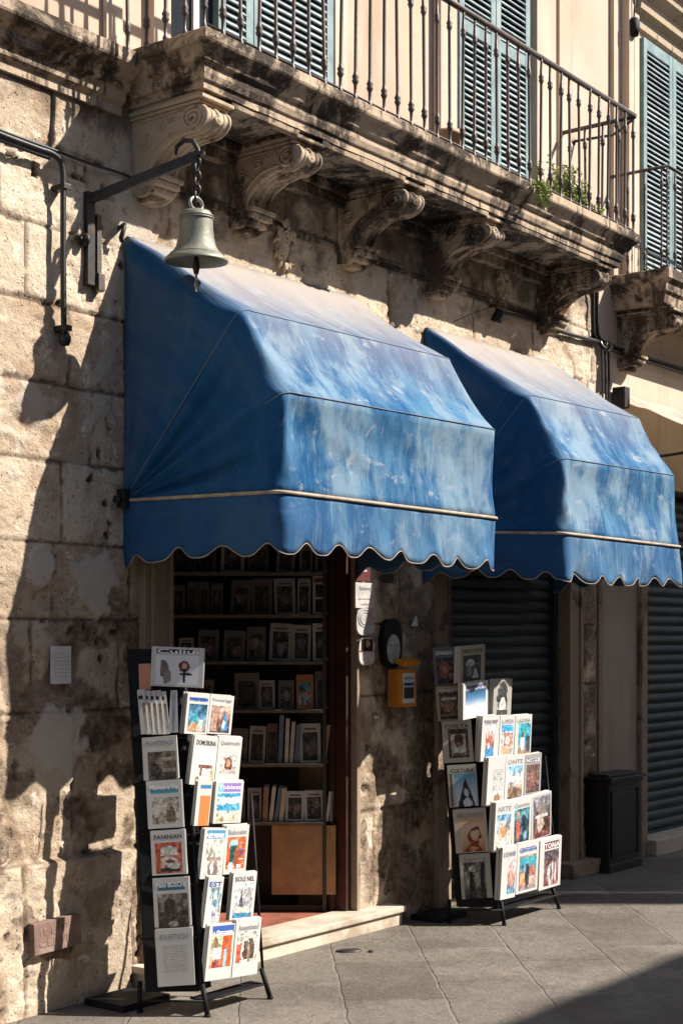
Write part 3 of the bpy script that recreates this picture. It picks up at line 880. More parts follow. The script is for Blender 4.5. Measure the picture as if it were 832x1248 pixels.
    for r in range(NR+1):
        f = r/NR
        for (p, d) in top:
            side = 0 if d < sideL-.05 else (2 if d > L-sideL+.05 else 1)
            sc = (.5+.5*math.cos(2*math.pi*(d-.10)/.24+.35*math.sin(d*5+off)))
            sc = 1-sc**1.7
            edge = min(d, L-d)
            length = .262-.050*(1-sc)**1.0*1.0 + (.05*max(0, 1-edge/.30)) + .008*math.sin(d*3+off)
            q = p-Vector((0,0,length*f))
            w = mn.fractal(Vector((d*4.5+off, f*.8+d, 9)), 1, 2, 2)
            wob = (.035*w+.010*math.sin(2*math.pi*d/.40))*f
            out = Vector((0,-1,0)) if side == 1 else (Vector((-1,0,0)) if side == 0 else Vector((1,0,0)))
            q += out*(wob+.0)+Vector((0,-.01*f,0))
            verts.append(q)
            u = (d-sideL)/(L-2*sideL)
            cu.append(u*(XR-XL)+off+3); cv.append(1.4+f*.22); fr.append((.12 if side == 0 else (.3 if side == 2 else min(1, max(.12, u/.08))))*.75); du.append(.04)
            if r == NR: bottom.append(q)
    W = NV+1; faces = [(r*W+i, r*W+i+1, (r+1)*W+i+1, (r+1)*W+i) for r in range(NR) for i in range(NV)]
    me = bpy.data.meshes.new('valance'); me.from_pydata([tuple(v) for v in verts], [], faces)
    for nm, Lq in (('cu',cu),('cv',cv),('front',fr),('dust',du)):
        A = me.attributes.new(nm, 'FLOAT', 'POINT'); A.data.foreach_set('value', Lq)
    me.materials.append(M['awning'])
    for p in me.polygons: p.use_smooth = True
    va = bpy.data.objects.new('valance', me); COL.objects.link(va); va.parent = root; va.matrix_parent_inverse = parent_inv(root)
    md = va.modifiers.new('thick', 'SOLIDIFY'); md.thickness = .003; md.offset = 0
    m = MB(); m.tube(bottom, .0030, 5)
    sub(m, 'edge_piping', M['piping'], va)
    # pivots on the wall
    for X, sx in ((XL, -1), (XR, 1)):
        m = MB(); m.box(X-.02+sx*.02, X+.02+sx*.02, -.05, .0, pivz-.035, pivz+.05, .006)
        m.lathe([(0,0),(.018,0),(.018,.03),(0,.03)], 10, T(X+sx*.04, -.025, pivz) @ RY(R(90*sx)))
        part(m, 'pivot_bracket', M['iron'], root)
    return root
prof = [(-.70, 3.02), (-.945, 2.64), (-.925, 2.222)]
awning('awning', 4.925, 6.70, 3.444, 3.482, prof, 'faded blue scalloped awning over the open bookshop door, below the bell', 1)
awning('awning', 7.379, 8.915, 3.434, 3.45, [(-.70, 2.97), (-.915, 2.60), (-.93, 2.185)], 'faded blue scalloped awning over the closed shutter, behind the right rack', 2)
# rolled end of the awning lath by the bell
o = empty('wall_hook', (4.87, 0, 3.44)); tag(o, 'small rusty iron hook beside the top left corner of the first awning', 'hook')
m = MB(); m.tube([(4.90,.0,3.47),(4.885,-.05,3.475),(4.86,-.075,3.45),(4.855,-.06,3.41),(4.87,-.05,3.40)], .011, 8); m.lathe([(0,0),(.022,0),(.022,.012),(0,.012)], 10, T(4.90,.012,3.47) @ RX(R(90)))
part(m, 'hook', M['iron'], o)

# cream awning on the right-hand building
ca = empty('cream_awning', (10.3, 0, 3.2)); tag(ca, 'plain cream canvas awning at the right edge, partly rolled out', 'awning')
p0 = atY(755, 478, -.03); p1 = atY(832, 492, -.03)
m = MB(); b = bmesh.new()
x0 = p0.x; z0 = p0.z; z1 = z0-.42; yo = -.85
n = 24; rows = []
for i in range(n+1):
    x = x0+2.6*i/n; row = []
    for k in range(9):
        f = k/8; row.append(b.verts.new((x, -.02+yo*f, z0-(z0-z1)*f-.03*math.sin(math.pi*f)+.008*mn.noise(Vector((x*5, f*2, 0))))))
    rows.append(row)
for i in range(n):
    for k in range(8): b.faces.new((rows[i][k], rows[i+1][k], rows[i+1][k+1], rows[i][k+1]))
bmesh.ops.solidify(b, geom=b.faces[:], thickness=.006)
m.add(b); part(m, 'canvas', M['cream'], ca, True)
m = MB(); m.tube([(x0-.01, yo-.02, z1-.01), (x0+2.62, yo-.02, z1-.01)], .018, 8); m.tube([(x0+.02, -.01, z0-.5), (x0+.02, yo-.02, z1-.02)], .011, 7)
part(m, 'arm', M['iron'], ca)
m = MB(); m.box(x0-.06, x0+.02, -.10, .0, z0-.12, z0+.03, .008)
part(m, 'wall_bracket', M['iron'], ca)

# ------------------------------------------------------------------ bell and bracket
bb = empty('bell_bracket', tuple(atY(107, 345))); tag(bb, 'dark iron wall bracket that carries the bell, left of the first awning', 'bracket')
BA = atY(106, 243); BBt = atY(105, 348); BE = atY(240, 190, -.50)
m = MB()
m.box(BA.x-.022, BA.x+.022, -.03, .01, BBt.z, BA.z+.03, .004)
part(m, 'wall_bar', M['iron'], bb)
m = MB()
d = (BE-Vector((BA.x, -.02, BA.z)))
ang = math.atan2(d.y, d.x); pit = math.atan2(d.z, math.hypot(d.x, d.y))
m.box(0, d.length, -.010, .010, -.022, .022, .003, M=T(BA.x, -.02, BA.z) @ RZ(ang) @ RY(-pit))
# rolled tip
e = Vector(BE); u = Vector((d.x, d.y, 0)).normalized()
m.tube([e+u*(-.10)+Vector((0,0,.015)), e+u*(-.095)+Vector((0,0,.05)), e+u*(-.06)+Vector((0,0,.075)), e+u*(-.02)+Vector((0,0,.07)), e+u*.005+Vector((0,0,.03)), e+u*.01+Vector((0,0,-.03))], [.006,.010,.012,.012,.011,.008], 8)
m.box(-.035, .035, -.012, .012, -.008, .008, .002, M=T(e.x, e.y, e.z+.01) @ RZ(ang))
part(m, 'arm', M['iron'], bb)
m = MB()   # second strap on the wall bar
m.box(BA.x+.035, BA.x+.062, -.03, .005, BBt.z-.01, BA.z-.06, .004); m.box(BA.x+.03, BA.x+.068, -.045, .005, BBt.z-.02, BBt.z+.06, .006)
part(m, 'strap', M['rail'], bb)
m = MB()
m.tube([(BA.x-.02, -.01, (BA.z+BBt.z)/2), (BA.x-.09, -.03, (BA.z+BBt.z)/2)], .014, 8); m.lathe([(0,0),(.03,.005),(.03,.02),(0,.025)], 12, T(BA.x-.055, -.03, (BA.z+BBt.z)/2) @ RY(R(90)))
part(m, 'collar', M['iron'], bb)

BC = BE.copy(); Db = (.8*BC.x+.6*(BC.y+CW)); ppm = Db/CF
bz = lambda py: EH+(HY-py)*ppm
bell = empty('bell', (BC.x-.005, BC.y, bz(320))); tag(bell, 'weathered bronze bell hanging on a chain from the iron bracket', 'bell')
m = MB(); hb = bz(256)-bz(320); rb = 39*ppm
op = [(0,hb),(.25*rb,hb*.995),(.43*rb,hb*.965),(.50*rb,hb*.90),(.515*rb,hb*.80),(.53*rb,hb*.62),(.56*rb,hb*.46),(.63*rb,hb*.30),(.74*rb,hb*.19),(.90*rb,hb*.11),(.985*rb,hb*.06),(1.0*rb,hb*.03),(.985*rb,0)]
ip = [(.93*rb,.01*hb),(.84*rb,hb*.09),(.66*rb,hb*.2),(.54*rb,hb*.34),(.48*rb,hb*.6),(.44*rb,hb*.85),(0,hb*.93)]
full = op+ip
m.lathe(full, 40); m.torus(.525*rb, .004, T(0,0,hb*.83), 32, 6); m.torus(.52*rb, .003, T(0,0,hb*.87), 32, 6); m.torus(.80*rb, .003, T(0,0,hb*.16), 32, 6)
bo = m.build('body', M['bronze'], bell); bo.rotation_euler = (R(2), R(-2), 0)
m = MB(); m.torus(.028, .008, T(0,0,hb+.026) @ RX(R(90)) @ RZ(R(90)), 18, 7, 1.4)
m.build('crown_loop', M['steel'], bell)
m = MB(); zc = hb+.06; k = 0
while bell.location.z+zc < BE.z+.005:
    m.torus(.020, .0078, T(0,0,zc) @ RZ(R(90*(k % 2)+20)) @ RX(R(90)) @ RZ(R(90)), 14, 6, .8); zc += .030; k += 1
m.build('chain', M['iron'], bell)
m = MB(); m.tube([(0,0,hb*.85),(0,0,.03),(0,0,-.02),(0,0,-.05)], [.006,.009,.017,.010], 10)
m.build('clapper', M['iron'], bell)
m = MB(); m.torus(.021, .0035, T(.0,0,-.067) @ RZ(R(35)) @ RX(R(90)), 20, 6); m.box(-.004, .004, -.002, .002, -.125, -.085, .001); m.box(-.009,.009,-.002,.002,-.105,-.088,.001)
m.build('pull_ring', M['steel'], bell)

# ------------------------------------------------------------------ pipes and cables
def pipe(name, runs, mat, label, cat='pipe', clips=()):
    o = empty(name, tuple(Vector(runs[0][0][0]))); tag(o, label, cat)
    for pts, r in runs:
        m = MB(); m.tube(smooth_path(pts), r, 8); part(m, 'conduit' if cat == 'pipe' else 'strand', mat, o)
    for c in clips:
        m = MB(); m.box(c[0]-.02, c[0]+.02, c[1]-.03, .012, c[2]-.012, c[2]+.012, .003); part(m, 'clip', M['iron'], o)
    return o
def smooth_path(P, k=6):
    P = [Vector(p) for p in P]
    if len(P) < 3: return P
    out = []
    for i in range(len(P)-1):
        p0 = P[max(i-1,0)]; p1 = P[i]; p2 = P[i+1]; p3 = P[min(i+2, len(P)-1)]
        for j in range(k):
            t = j/k
            out.append(.5*((2*p1)+(-p0+p2)*t+(2*p0-5*p1+4*p2-p3)*t*t+(-p0+3*p1-3*p2+p3)*t**3))
    out.append(P[-1]); return out
A = lambda px, py, y=-.05: tuple(atY(px, py, y))
pipe('wall_conduit', [([A(-60,138), A(0,163), A(45,180), A(62,186), A(73,195), A(77,212), A(77,240), A(77,330), A(78,408)], .013), ([A(-60,146,-.04), A(0,170,-.04), A(40,185,-.04), A(60,192,-.04)], .010)], M['cable'],
     'black conduit bending down the wall beside the bell bracket', 'pipe', [A(77,228,-.04), A(78,400,-.04)])
o = empty('conduit_plug', A(79,413)); tag(o, 'small black terminal knob at the lower end of the bent conduit', 'pipe end')
m = MB(); m.lathe([(0,-.03),(.018,-.028),(.026,-.01),(.026,.012),(.016,.03),(0,.03)], 14, T(*A(79,413,-.04))); part(m, 'plug', M['cable'], o)
pipe('wall_cable', [([A(-60,130,-.02), A(0,158,-.02), A(70,184,-.02), A(110,199,-.02), A(155,214,-.02), A(172,225,-.02)], .007)], M['cable'], 'thin black cable running along the wall to the first corbel', 'cable')
pipe('wall_pipe', [([A(604,380,-.03), A(640,388,-.03), A(690,406,-.03), A(728,416,-.03)], .014)], M['cable'], 'short dark horizontal pipe above the second awning', 'pipe')
runs = []
for k in range(4):
    dx = k*2.4; dy = -.02-.012*(k % 2)
    runs.append(([A(721+dx,330,dy), A(721+dx,395,dy), A(724+dx,412,dy), A(737+dx,424-k*1.5,dy), A(770,436-k*2.2,dy), A(832,456-k*2.6,dy), A(870,470-k*2.6,dy)], .008))
pipe('cable_bundle', runs, M['cable'], 'bundle of black cables turning from vertical to run along the right-hand building', 'cables')
runs = []
for k in range(3): runs.append(([A(733+k*4,415,-.03), A(733.5+k*4,445,-.03), A(734+k*4,490,-.03), A(734+k*4,600,-.03)], .008))
pipe('drop_cables', runs, M['cable'], 'group of black cables dropping straight down behind the second awning', 'cables')
o = empty('cable_clamp', A(735,420)); tag(o, 'grey steel cable clamp where the cable bundles meet', 'clamp')
m = MB()
for k in range(3): m.torus(.03, .006, T(*A(735+k*3, 418+k*3, -.04)) @ RZ(R(40*k)) @ RX(R(70+k*30)), 14, 6)
part(m, 'clamp', M['steel'], o)
pipe('loose_wire', [([A(552,392,-.01), A(575,382,-.012), A(603,372,-.01)], .0025)], M['cable'], 'thin loose wire sagging across the stone above the second awning', 'wire')

# small round lamp over the second awning
o = empty('wall_lamp', A(606,388)); tag(o, 'small round black lamp on the wall above the second awning', 'lamp')
c = atY(606, 386, -.06)
m = MB(); m.lathe([(0,.05),(.02,.05),(.026,.03),(.034,.0),(.036,-.03),(.028,-.032),(.02,-.01),(0,0)], 18, T(*c) @ RX(R(20)) @ RZ(0)); part(m, 'housing', M['black'], o)
m = MB(); m.tube([(c.x, .0, c.z+.07), (c.x, -.04, c.z+.075), (c.x, -.06, c.z+.04)], .008, 8); part(m, 'stem', M['iron'], o)
# lantern on upper right wall
o = empty('wall_lantern', A(772,35)); tag(o, 'small dark cylindrical fitting high on the wall beside the right window', 'lamp')
c = atY(772, 33, -.04)
m = MB(); m.lathe([(0,-.06),(.035,-.06),(.042,-.02),(.042,.05),(.03,.065),(0,.068)], 16, T(*c)); part(m, 'housing', M['black'], o)
m = MB(); m.tube([(c.x, -.04, c.z+.06), (c.x, -.05, c.z+.2), (c.x-.01, .03, c.z+.26)], .006, 7); part(m, 'stem', M['iron'], o)

# carved crest between the first two corbels
def crest(px, py, hpx, label, s=1.0):
    c = atY(px, py); o = empty('stone_ornament', tuple(c)); tag(o, label, 'ornament')
    m = MB(); h = hpx*(.8*c.x+.6*CW)/CF; w = h*.55
    def P(a, b, y=-.03): return (c.x+a*w, y, c.z+b*h)
    b = bmesh.new(); bmesh.ops.create_uvsphere(b, u_segments=20, v_segments=12, radius=1)
    m.add(b, T(c.x, -.0, c.z) @ Matrix.Diagonal((w*.33, .035, h*.36, 1)))
    for cx, cy, r, tn, sg in ((0,.12,.22,2,1),(-.3,.22,.14,1.6,-1),(.32,.2,.14,1.6,1),(-.3,-.2,.15,1.6,1),(.28,-.22,.15,1.6,-1),(0,.42,.09,1.3,1),(0,-.40,.09,1.3,1)):
        pts = []
        for i in range(26):
            a = i/25*tn*2*math.pi*sg; rr = r*(1-.85*i/25); pts.append(P(cx+rr*math.cos(a), cy+rr*math.sin(a)*.75, -.032))
        m.tube(pts, .0075*s, 6)
    for k in range(11):
        a = k/11*2*math.pi; m.tube([P(.30*math.cos(a), .32*math.sin(a)), P(.47*math.cos(a+.12), .46*math.sin(a+.12), -.022), P(.52*math.cos(a+.3), .48*math.sin(a+.3), -.008)], [.012*s,.010*s,.004*s], 6)
    part(m, 'carving', M['carved_clean'], o, True)
crest(343, 300, 66, 'carved stone crest on the wall between the first and second corbels')
crest(609, 345, 42, 'small carved stone pendant on the wall between the fourth and last corbels', .7)

# ------------------------------------------------------------------ wall papers, plaque, notices
def plate(name, px0, px1, py0, py1, mat, label, cat, y=-.03, t=.004, roll=0, group=None, bev=.001):
    a = atY(px0, py1, y); b = atY(px1, py0, y)
    w, h = b.x-a.x, (py1-py0)*(.8*(a.x+b.x)/2+.6*(CW+y))/CF
    cx, cz = (a.x+b.x)/2, a.z+h/2
    o = empty(name, (cx, y, cz), (0, roll, 0)); tag(o, label, cat, group)
    m = MB(); m.box(-w/2, w/2, -t, t, -h/2, h/2, bev); s = m.build('sheet', mat, o)
    return o, s, w, h
def text_mesh(txt, width, height, mat, parent, loc, name='masthead', rot=(R(90),0,0), depth=.0004, font_sx=None):
    cu = bpy.data.curves.new('txt', 'FONT'); cu.body = txt; cu.size = 1; cu.align_x = 'CENTER'; cu.align_y = 'CENTER'
    cu.extrude = 0; cu.resolution_u = 2; cu.offset = .018
    ob = bpy.data.objects.new('txt', cu); COL.objects.link(ob)
    dg = bpy.context.evaluated_depsgraph_get(); me = bpy.data.meshes.new_from_object(ob.evaluated_get(dg))
    bpy.data.objects.remove(ob); bpy.data.curves.remove(cu)
    xs = [v.co.x for v in me.vertices] or [0, 1]; ys = [v.co.y for v in me.vertices] or [0, 1]
    sx = width/max(1e-4, max(xs)-min(xs)); sy = height/max(1e-4, max(ys)-min(ys)); mx, my = (max(xs)+min(xs))/2, (max(ys)+min(ys))/2
    for v in me.vertices: v.co = Vector(((v.co.x-mx)*sx, (v.co.y-my)*sy, 0))
    me.materials.clear(); me.materials.append(mat); me.name = name
    o = bpy.data.objects.new(name, me); COL.objects.link(o); o.parent = parent; o.location = loc; o.rotation_euler = rot
    return o
def scrawl(n, rg=random):
    return ''.join(rg.choice('aeinorstlcuidm') for _ in range(n))
o, s, w, h = plate('paper_notice', 62, 86, 788, 834, M['paper'], 'small white typed notice pasted on the stone left of the door', 'notice', -.016)
for k in range(7): text_mesh('Si avvisa il gentile'[:14+k%3*2], w*.72, h*.035, M['ink_grey'], o, (0, -.0052, h*.30-k*h*.10), 'print_line')
# red-brown plaque on the plinth
a = atY(95, 1165, -.05)
o, s, w, h = plate('plaque', 38, 95, 1126, 1164, M['brick'], 'worn red-brown tile plaque set low in the left plinth', 'plaque', -.052, .02, R(-2), bev=.003)
text_mesh('II E P I', w*.75, h*.26, M['brick'], o, (0, -.0215, h*.2), 'inscription'); text_mesh('CERVIN', w*.8, h*.26, M['brick'], o, (0, -.0215, -h*.18), 'inscription')
# notices right of the door
G = 'notices pasted right of the shop door'
o, s, w, h = plate('notice_card', 433, 450, 686, 708, simple('maroon_card', (.09,.018,.014), .5), 'maroon framed card, topmost of the notices right of the door', 'notice', -.028, .006, group=G)
text_mesh('orario', w*.5, h*.14, M['ink_white'], o, (0, -.0075, h*.1), 'print_line')
o, s, w, h = plate('notice_card', 432, 455, 710, 741, simple('pale_card', (.42,.39,.35), .6), 'white printed card under the maroon one, right of the door', 'notice', -.028, .006, group=G)
text_mesh('Ristoro', w*.6, h*.16, M['ink_grey'], o, (0, -.0075, h*.28), 'print_line'); text_mesh('aperto tutti', w*.7, h*.09, M['ink_grey'], o, (0, -.0075, -.02), 'print_line')
text_mesh('i giorni', w*.5, h*.09, M['ink_grey'], o, (0, -.0075, -.05), 'print_line')
def blob_plate(name, pxc, pyc, wpx, hpx, mat, label, cat, t=.006, y=-.028, group=None, nn=20, sup=3.0):
    c = atY(pxc, pyc, y); a = atY(pxc-wpx/2, pyc, y); b = atY(pxc+wpx/2, pyc, y); w = b.x-a.x; h = hpx*(.8*c.x+.6*(CW+y))/CF
    o = empty(name, tuple(c)); tag(o, label, cat, group)
    pts = []
    for k in range(nn*2):
        an = 2*math.pi*k/(nn*2); ca_, sa = math.cos(an), math.sin(an)
        pts.append((w/2*math.copysign(abs(ca_)**(2/sup), ca_), h/2*math.copysign(abs(sa)**(2/sup), sa)))
    m = MB(); m.prism(pts, 'y', -t, t); m.build('backing', mat, o); return o, w, h
o, w, h = blob_plate('sticker', 444, 758, 21, 33, simple('grey_sticker', (.38,.35,.33), .6), 'grey sticker with a curved line drawing, third notice right of the door', 'sticker', group=G)
m = MB()
for r in (.3, .42): m.torus(r*w, .0018, T(0, -.0075, h*.12) @ RX(R(90)), 18, 5, .7)
m.build('drawing', M['ink_grey'], o)
o, w, h = blob_plate('sticker', 446, 794, 19, 34, simple('two_tone_sticker', (.46,.42,.38), .6), 'black and white round-ended sticker, lowest notice right of the door', 'sticker', group=G)
m = MB(); m.box(-w*.36, w*.36, -.009, -.0065, h*.02, h*.44, .001); m.build('dark_panel', M['black'], o)
m = MB(); m.lathe([(0,.002),(w*.14,.002),(w*.14,0)], 14, T(0, -.0092, h*.27) @ RX(R(90))); m.build('face_spot', simple('salmon_ink', (.45,.18,.13), .6), o)
m = MB(); m.box(-w*.46, w*.46, -.0085, -.0065, -.002, .005); m.build('red_line', M['ink_red'], o)
# oval black plaque
o, w, h = blob_plate('oval_sign', 476, 784, 23, 60, M['black'], 'tall black oval sign with a pale oval plate, above the yellow box', 'sign', .016, -.02, sup=2.6)
m = MB(); pts = [(w*.34*math.cos(2*math.pi*k/28), -h*.12+h*.30*math.sin(2*math.pi*k/28)) for k in range(28)]; m.prism(pts, 'y', -.021, -.0165); m.build('plate', simple('pale_enamel', (.33,.33,.31), .35), o)
text_mesh('A. 12', w*.4, h*.07, M['ink'], o, (0, -.0215, -h*.05), 'number')
# yellow box
a = atY(470, 862, -.02); bq = atY(497, 816, -.02)
yb = empty('letter_box', (a.x+.02, -.02, a.z)); tag(yb, 'small yellow-orange box with tilted lid and leaflet window right of the door', 'box')
hh = 46*(.8*a.x+.6*CW)/CF; ww = (bq.x-a.x)*.80
m = MB(); m.box(0, ww, -.075, .0, 0, hh, .004); m.build('case', M['yellow'], yb)
m = MB(); m.box(-.006, 0.0, -.072, -.002, .004, hh-.004, .002); m.build('side_panel', M['orange'], yb)
m = MB(); m.box(ww*.08, ww*.98, -.035, .035, -.012, .012, .004, M=T(.01, -.06, hh+.035) @ RX(R(18)) @ RY(R(-4))); m.build('lid', M['yellow'], yb)
m = MB(); m.box(ww*.2, ww*.86, -.079, -.0765, hh*.10, hh*.9, .001); lf = m.build('leaflet', M['paper'], yb)
m = MB(); m.box(ww*.25, ww*.81, -.081, -.0793, hh*.22, hh*.52); m.build('photo', M['ink'], yb)
m = MB(); m.box(ww*.25, ww*.81, -.081, -.0793, hh*.56, hh*.64); m.build('stripe', M['ink_blue'], yb)
text_mesh('INFO', ww*.5, hh*.08, M['ink_grey'], yb, (ww*.53, -.0812, hh*.76), 'print_line')
# small white triangle standing in for a sunlit spot on the pier
o, s, w, h = plate('sun_spot', 501, 509, 751, 763, M['paper'], 'tiny white triangle standing in for a spot of sun on the stone pier', 'paper', -.02, .001)
me = s.data
for v in me.vertices:
    if v.co.z > 0: v.co.x = v.co.x*.25+w*.2
# holed iron anchor on the pier
o = empty('wall_valve', A(459,876)); tag(o, 'small rusty tap stub low on the pier below the yellow box', 'tap')
c = atY(459, 873, -.03)
m = MB(); m.lathe([(0,.0),(.02,.002),(.024,.012),(.014,.02),(.016,.035),(0,.038)], 14, T(c.x, -.015, c.z) @ RX(R(90))); m.tube([(c.x,-.04,c.z),(c.x+.01,-.05,c.z-.03),(c.x+.012,-.045,c.z-.055)], .007, 8)
part(m, 'tap', M['steel'], o)
# iron pivot lamp at the meeting of the awnings
o = empty('shutter_latch', A(473,700)); tag(o, 'black iron latch high on the pier under the awning edge', 'latch')
c = atY(472, 700, -.04); m = MB(); m.box(c.x-.02, c.x+.02, -.07, -.02, c.z-.05, c.z+.05, .006); m.tube([(c.x+.005,-.04,c.z+.05),(c.x+.012,-.045,c.z+.12)], .008, 8); part(m, 'latch', M['iron'], o)

# ------------------------------------------------------------------ litter bin
a = atZ(747, 1057); a.y = -.10
bn = empty('litter_bin', (9.78, -.09, 0)); tag(bn, 'tall narrow black bin with a flared lid standing against the right wall', 'bin')
bx0 = atY(738, 1050, -.17).x; bx1 = atY(778, 1040, -.17).x; bh = (1052-934)*(.8*bx0+.6*(CW-.17))/CF
bn.location = ((bx0+bx1)/2, -.09, 0); bw = (bx1-bx0)/2
m = MB(); m.box(-bw+.02, bw-.02, -.095, .09, 0, bh-.05, .008); m.box(-bw+.0, bw, -.11, .095, 0, .06, .006); m.build('body', M['bin'], bn)
m = MB(); m.box(-bw+.0, bw+.0, -.115, .1, bh-.055, bh-.03, .006); m.box(-bw-.02, bw+.02, -.135, .105, bh-.028, bh-.008, .006); m.box(-bw+.02, bw-.02, -.09, .07, bh-.008, bh+.012, .006); m.build('lid', M['bin'], bn)
m = MB(); m.box(-bw+.06, bw-.06, -.101, -.096, .12, bh-.12, .004)
for e in (-1, 1): m.box(e*(bw-.055)-.006, e*(bw-.055)+.006, -.107, -.096, .10, bh-.10, .003)
m.build('door', M['bin'], bn)

# drain cover lying flush in the paving, small bits of litter
c = atZ(425, 1160); o = empty('drain_cover', tuple(c)); tag(o, 'small dark oval drain cover in the paving before the doorstep', 'drain cover')
m = MB(); m.lathe([(0,.008),(.055,.008),(.062,.004),(.064,0)], 22, T(c.x, c.y, .002) @ RZ(R(-37)) @ Matrix.Diagonal((1.1, .55, 1, 1))); part(m, 'plate', M['iron'], o)
c = atZ(452, 1161); o = empty('pebble', tuple(c)); tag(o, 'little dark stone on the paving beside the drain cover', 'pebble')
m = MB(); b = bmesh.new(); bmesh.ops.create_icosphere(b, subdivisions=2, radius=.016); m.add(b, T(c.x, c.y, .004) @ Matrix.Diagonal((1,1,.5,1))); part(m, 'stone', M['iron'], o)

# ------------------------------------------------------------------ weeds and pot on the balcony
def weeds(c, n, spread, hgt, label, hang=False, seed=1, name='weed_plant'):
    rg = random.Random(seed); o = empty(name, c); tag(o, label, 'plant')
    ms, ml = MB(), MB(); b = bmesh.new()
    for k in range(n):
        a = rg.uniform(0, 2*math.pi); x = rg.gauss(0, spread); 
        hh = hgt*rg.uniform(.4, 1.0); sgn = -1 if hang else 1
        p0 = Vector((x*.6, rg.uniform(-.02, .02), 0)); p1 = p0+Vector((x*.3+rg.uniform(-.03,.03), rg.uniform(-.03,.02)-(.05 if hang else 0), sgn*hh*.5 if not hang else -.3*hh)); p2 = p1+Vector((rg.uniform(-.05,.05), rg.uniform(-.02,.02), sgn*hh*.5))
        pts = smooth_path([p0, p1, p2], 5); ms.tube(pts, .0015, 4)
        for q in pts[1:]:
            for _ in range(rg.choice((2, 3, 4))):
                L = rg.uniform(.014, .034); w = L*rg.uniform(.3, .5)
                d = Vector((rg.uniform(-1,1), rg.uniform(-1,1), rg.uniform(-.3,.9))).normalized(); s_ = d.cross(Vector((rg.uniform(-1,1), rg.uniform(-1,1), rg.uniform(-1,1)))).normalized()
                vs = [b.verts.new(q), b.verts.new(q+d*L*.5+s_*w*.5), b.verts.new(q+d*L), b.verts.new(q+d*L*.5-s_*w*.5)]; b.faces.new(vs)
    ml.add(b)
    ms.build('stems', simple('weed_stem', (.16,.14,.05), .7), o); ml.build('leaves', M['leaf'], o)
c = atY(690, 222, -.47)
weeds((c.x, -.47, 4.25), 70, .16, .26, 'yellow-green weeds growing through the balcony railing', seed=4)
c = atY(722, 245, -.50); weeds((c.x+.02, -.50, 4.25), 12, .06, .09, 'low sprig of weeds near the right end of the balcony', seed=9)
c = atY(652, 220, -.565); weeds((c.x, -.575, 4.24), 16, .05, .17, 'straggling weed hanging over the balcony edge', True, seed=5)
c = atY(545, 160, -.40)
po = empty('flower_pot', (c.x, -.40, 4.25)); tag(po, 'squat clay pot on the balcony floor behind the railing', 'pot')
m = MB(); m.lathe([(0,0),(.055,0),(.075,.12),(.085,.12),(.085,.145),(.07,.145),(.062,.11),(0,.10)], 20); m.build('bowl', M['pot'], po)

# ------------------------------------------------------------------ magazines
WHITE = (.60,.585,.555)
def paint(me, w, h, spec, rg, nx=26, ny=34, off=-.0006):
    """builds a fine grid carrying the printed picture as a face colour"""
    verts, faces, cols = [], [], []
    for j in range(ny+1):
        for i in range(nx+1): verts.append((-w/2+w*i/nx, off, h*j/ny))
    paper = spec.get('paper', WHITE)
    x0, y0, x1, y1 = spec.get('pic', (.12,.10,.88,.70))
    bg = spec.get('bg', [(.3,.3,.3),(.5,.5,.5)]); shapes = spec.get('shapes', [])
    s0 = rg.uniform(0, 99); amp = spec.get('amp', .35)
    for j in range(ny):
        for i in range(nx):
            u, v = (i+.5)/nx, (j+.5)/ny; c = paper
            if x0 <= u <= x1 and y0 <= v <= y1:
                a, b = (u-x0)/(x1-x0), (v-y0)/(y1-y0)
                t = b*(len(bg)-1); k = min(int(t), len(bg)-2); t -= k
                t = sm(.35, .65, t) if spec.get('hard') else t
                c = tuple(lerp(bg[k][q], bg[k+1][q], t) for q in range(3))
                nz = mn.fractal(Vector((a*3+s0, b*3, s0)), 1, 2, 4); c = tuple(max(0, q*(1+amp*nz*1.6)) for q in c)
                if amp > .1:      # photographic detail: darker and lighter clumps
                    n5 = mn.fractal(Vector((a*6+s0, b*7, s0+9)), .6, 2.2, 5)
                    if n5 > .28: c = tuple(q*.45 for q in c)
                    elif n5 < -.34: c = tuple(min(.7, q*1.5+.06) for q in c)
                for sh in shapes:
                    ty, cx, cy, rx, ry, col = sh[:6]
                    n2 = .30*mn.fractal(Vector((a*5+s0+cx*9, b*5, 3)), .8, 2.1, 3)
                    if ty == 'e': hit = math.hypot((a-cx)/rx, (b-cy)/ry)+n2 < 1
                    elif ty == 'r': hit = abs(a-cx) < rx and abs(b-cy) < ry
                    elif ty == 't': hit = 0 < (b-cy)/ry < 1 and abs(a-cx) < rx*(1-(b-cy)/ry)+n2*.1
                    elif ty == 'o': hit = .68 < math.hypot((a-cx)/rx, (b-cy)/ry)+n2 < 1
                    else: hit = False
                    if hit:
                        n6 = mn.fractal(Vector((a*8+cx*7, b*8, s0)), .6, 2.1, 4)
                        c = tuple(max(0, q*(1+(.55 if amp > .07 else .1)*n6)+(.05 if n6 > .3 else 0)) for q in col)
            for bx0, by0, bx1, by1, col in spec.get('bands', []):
                if bx0 <= u <= bx1 and by0 <= v <= by1: c = col
            for ly0, ly1, st, lx0, lx1 in spec.get('lines', []):
                if ly0 <= v <= ly1 and lx0 <= u <= lx1:
                    if j % 2 == 0 and mn.noise(Vector((i*.9, j*3.1, s0))) > -.25: c = tuple(q*.62 for q in paper)
            cols.append(c)
            a0 = j*(nx+1)+i; faces.append((a0, a0+1, a0+nx+2, a0+nx+1))
    me.from_pydata(verts, [], faces)
    A = me.attributes.new('ink', 'FLOAT_COLOR', 'CORNER'); flat = []
    for c in cols: flat += [c[0]*.85, c[1]*.85, c[2]*.85, 1]*4
    A.data.foreach_set('color', flat); me.materials.append(M['print'])
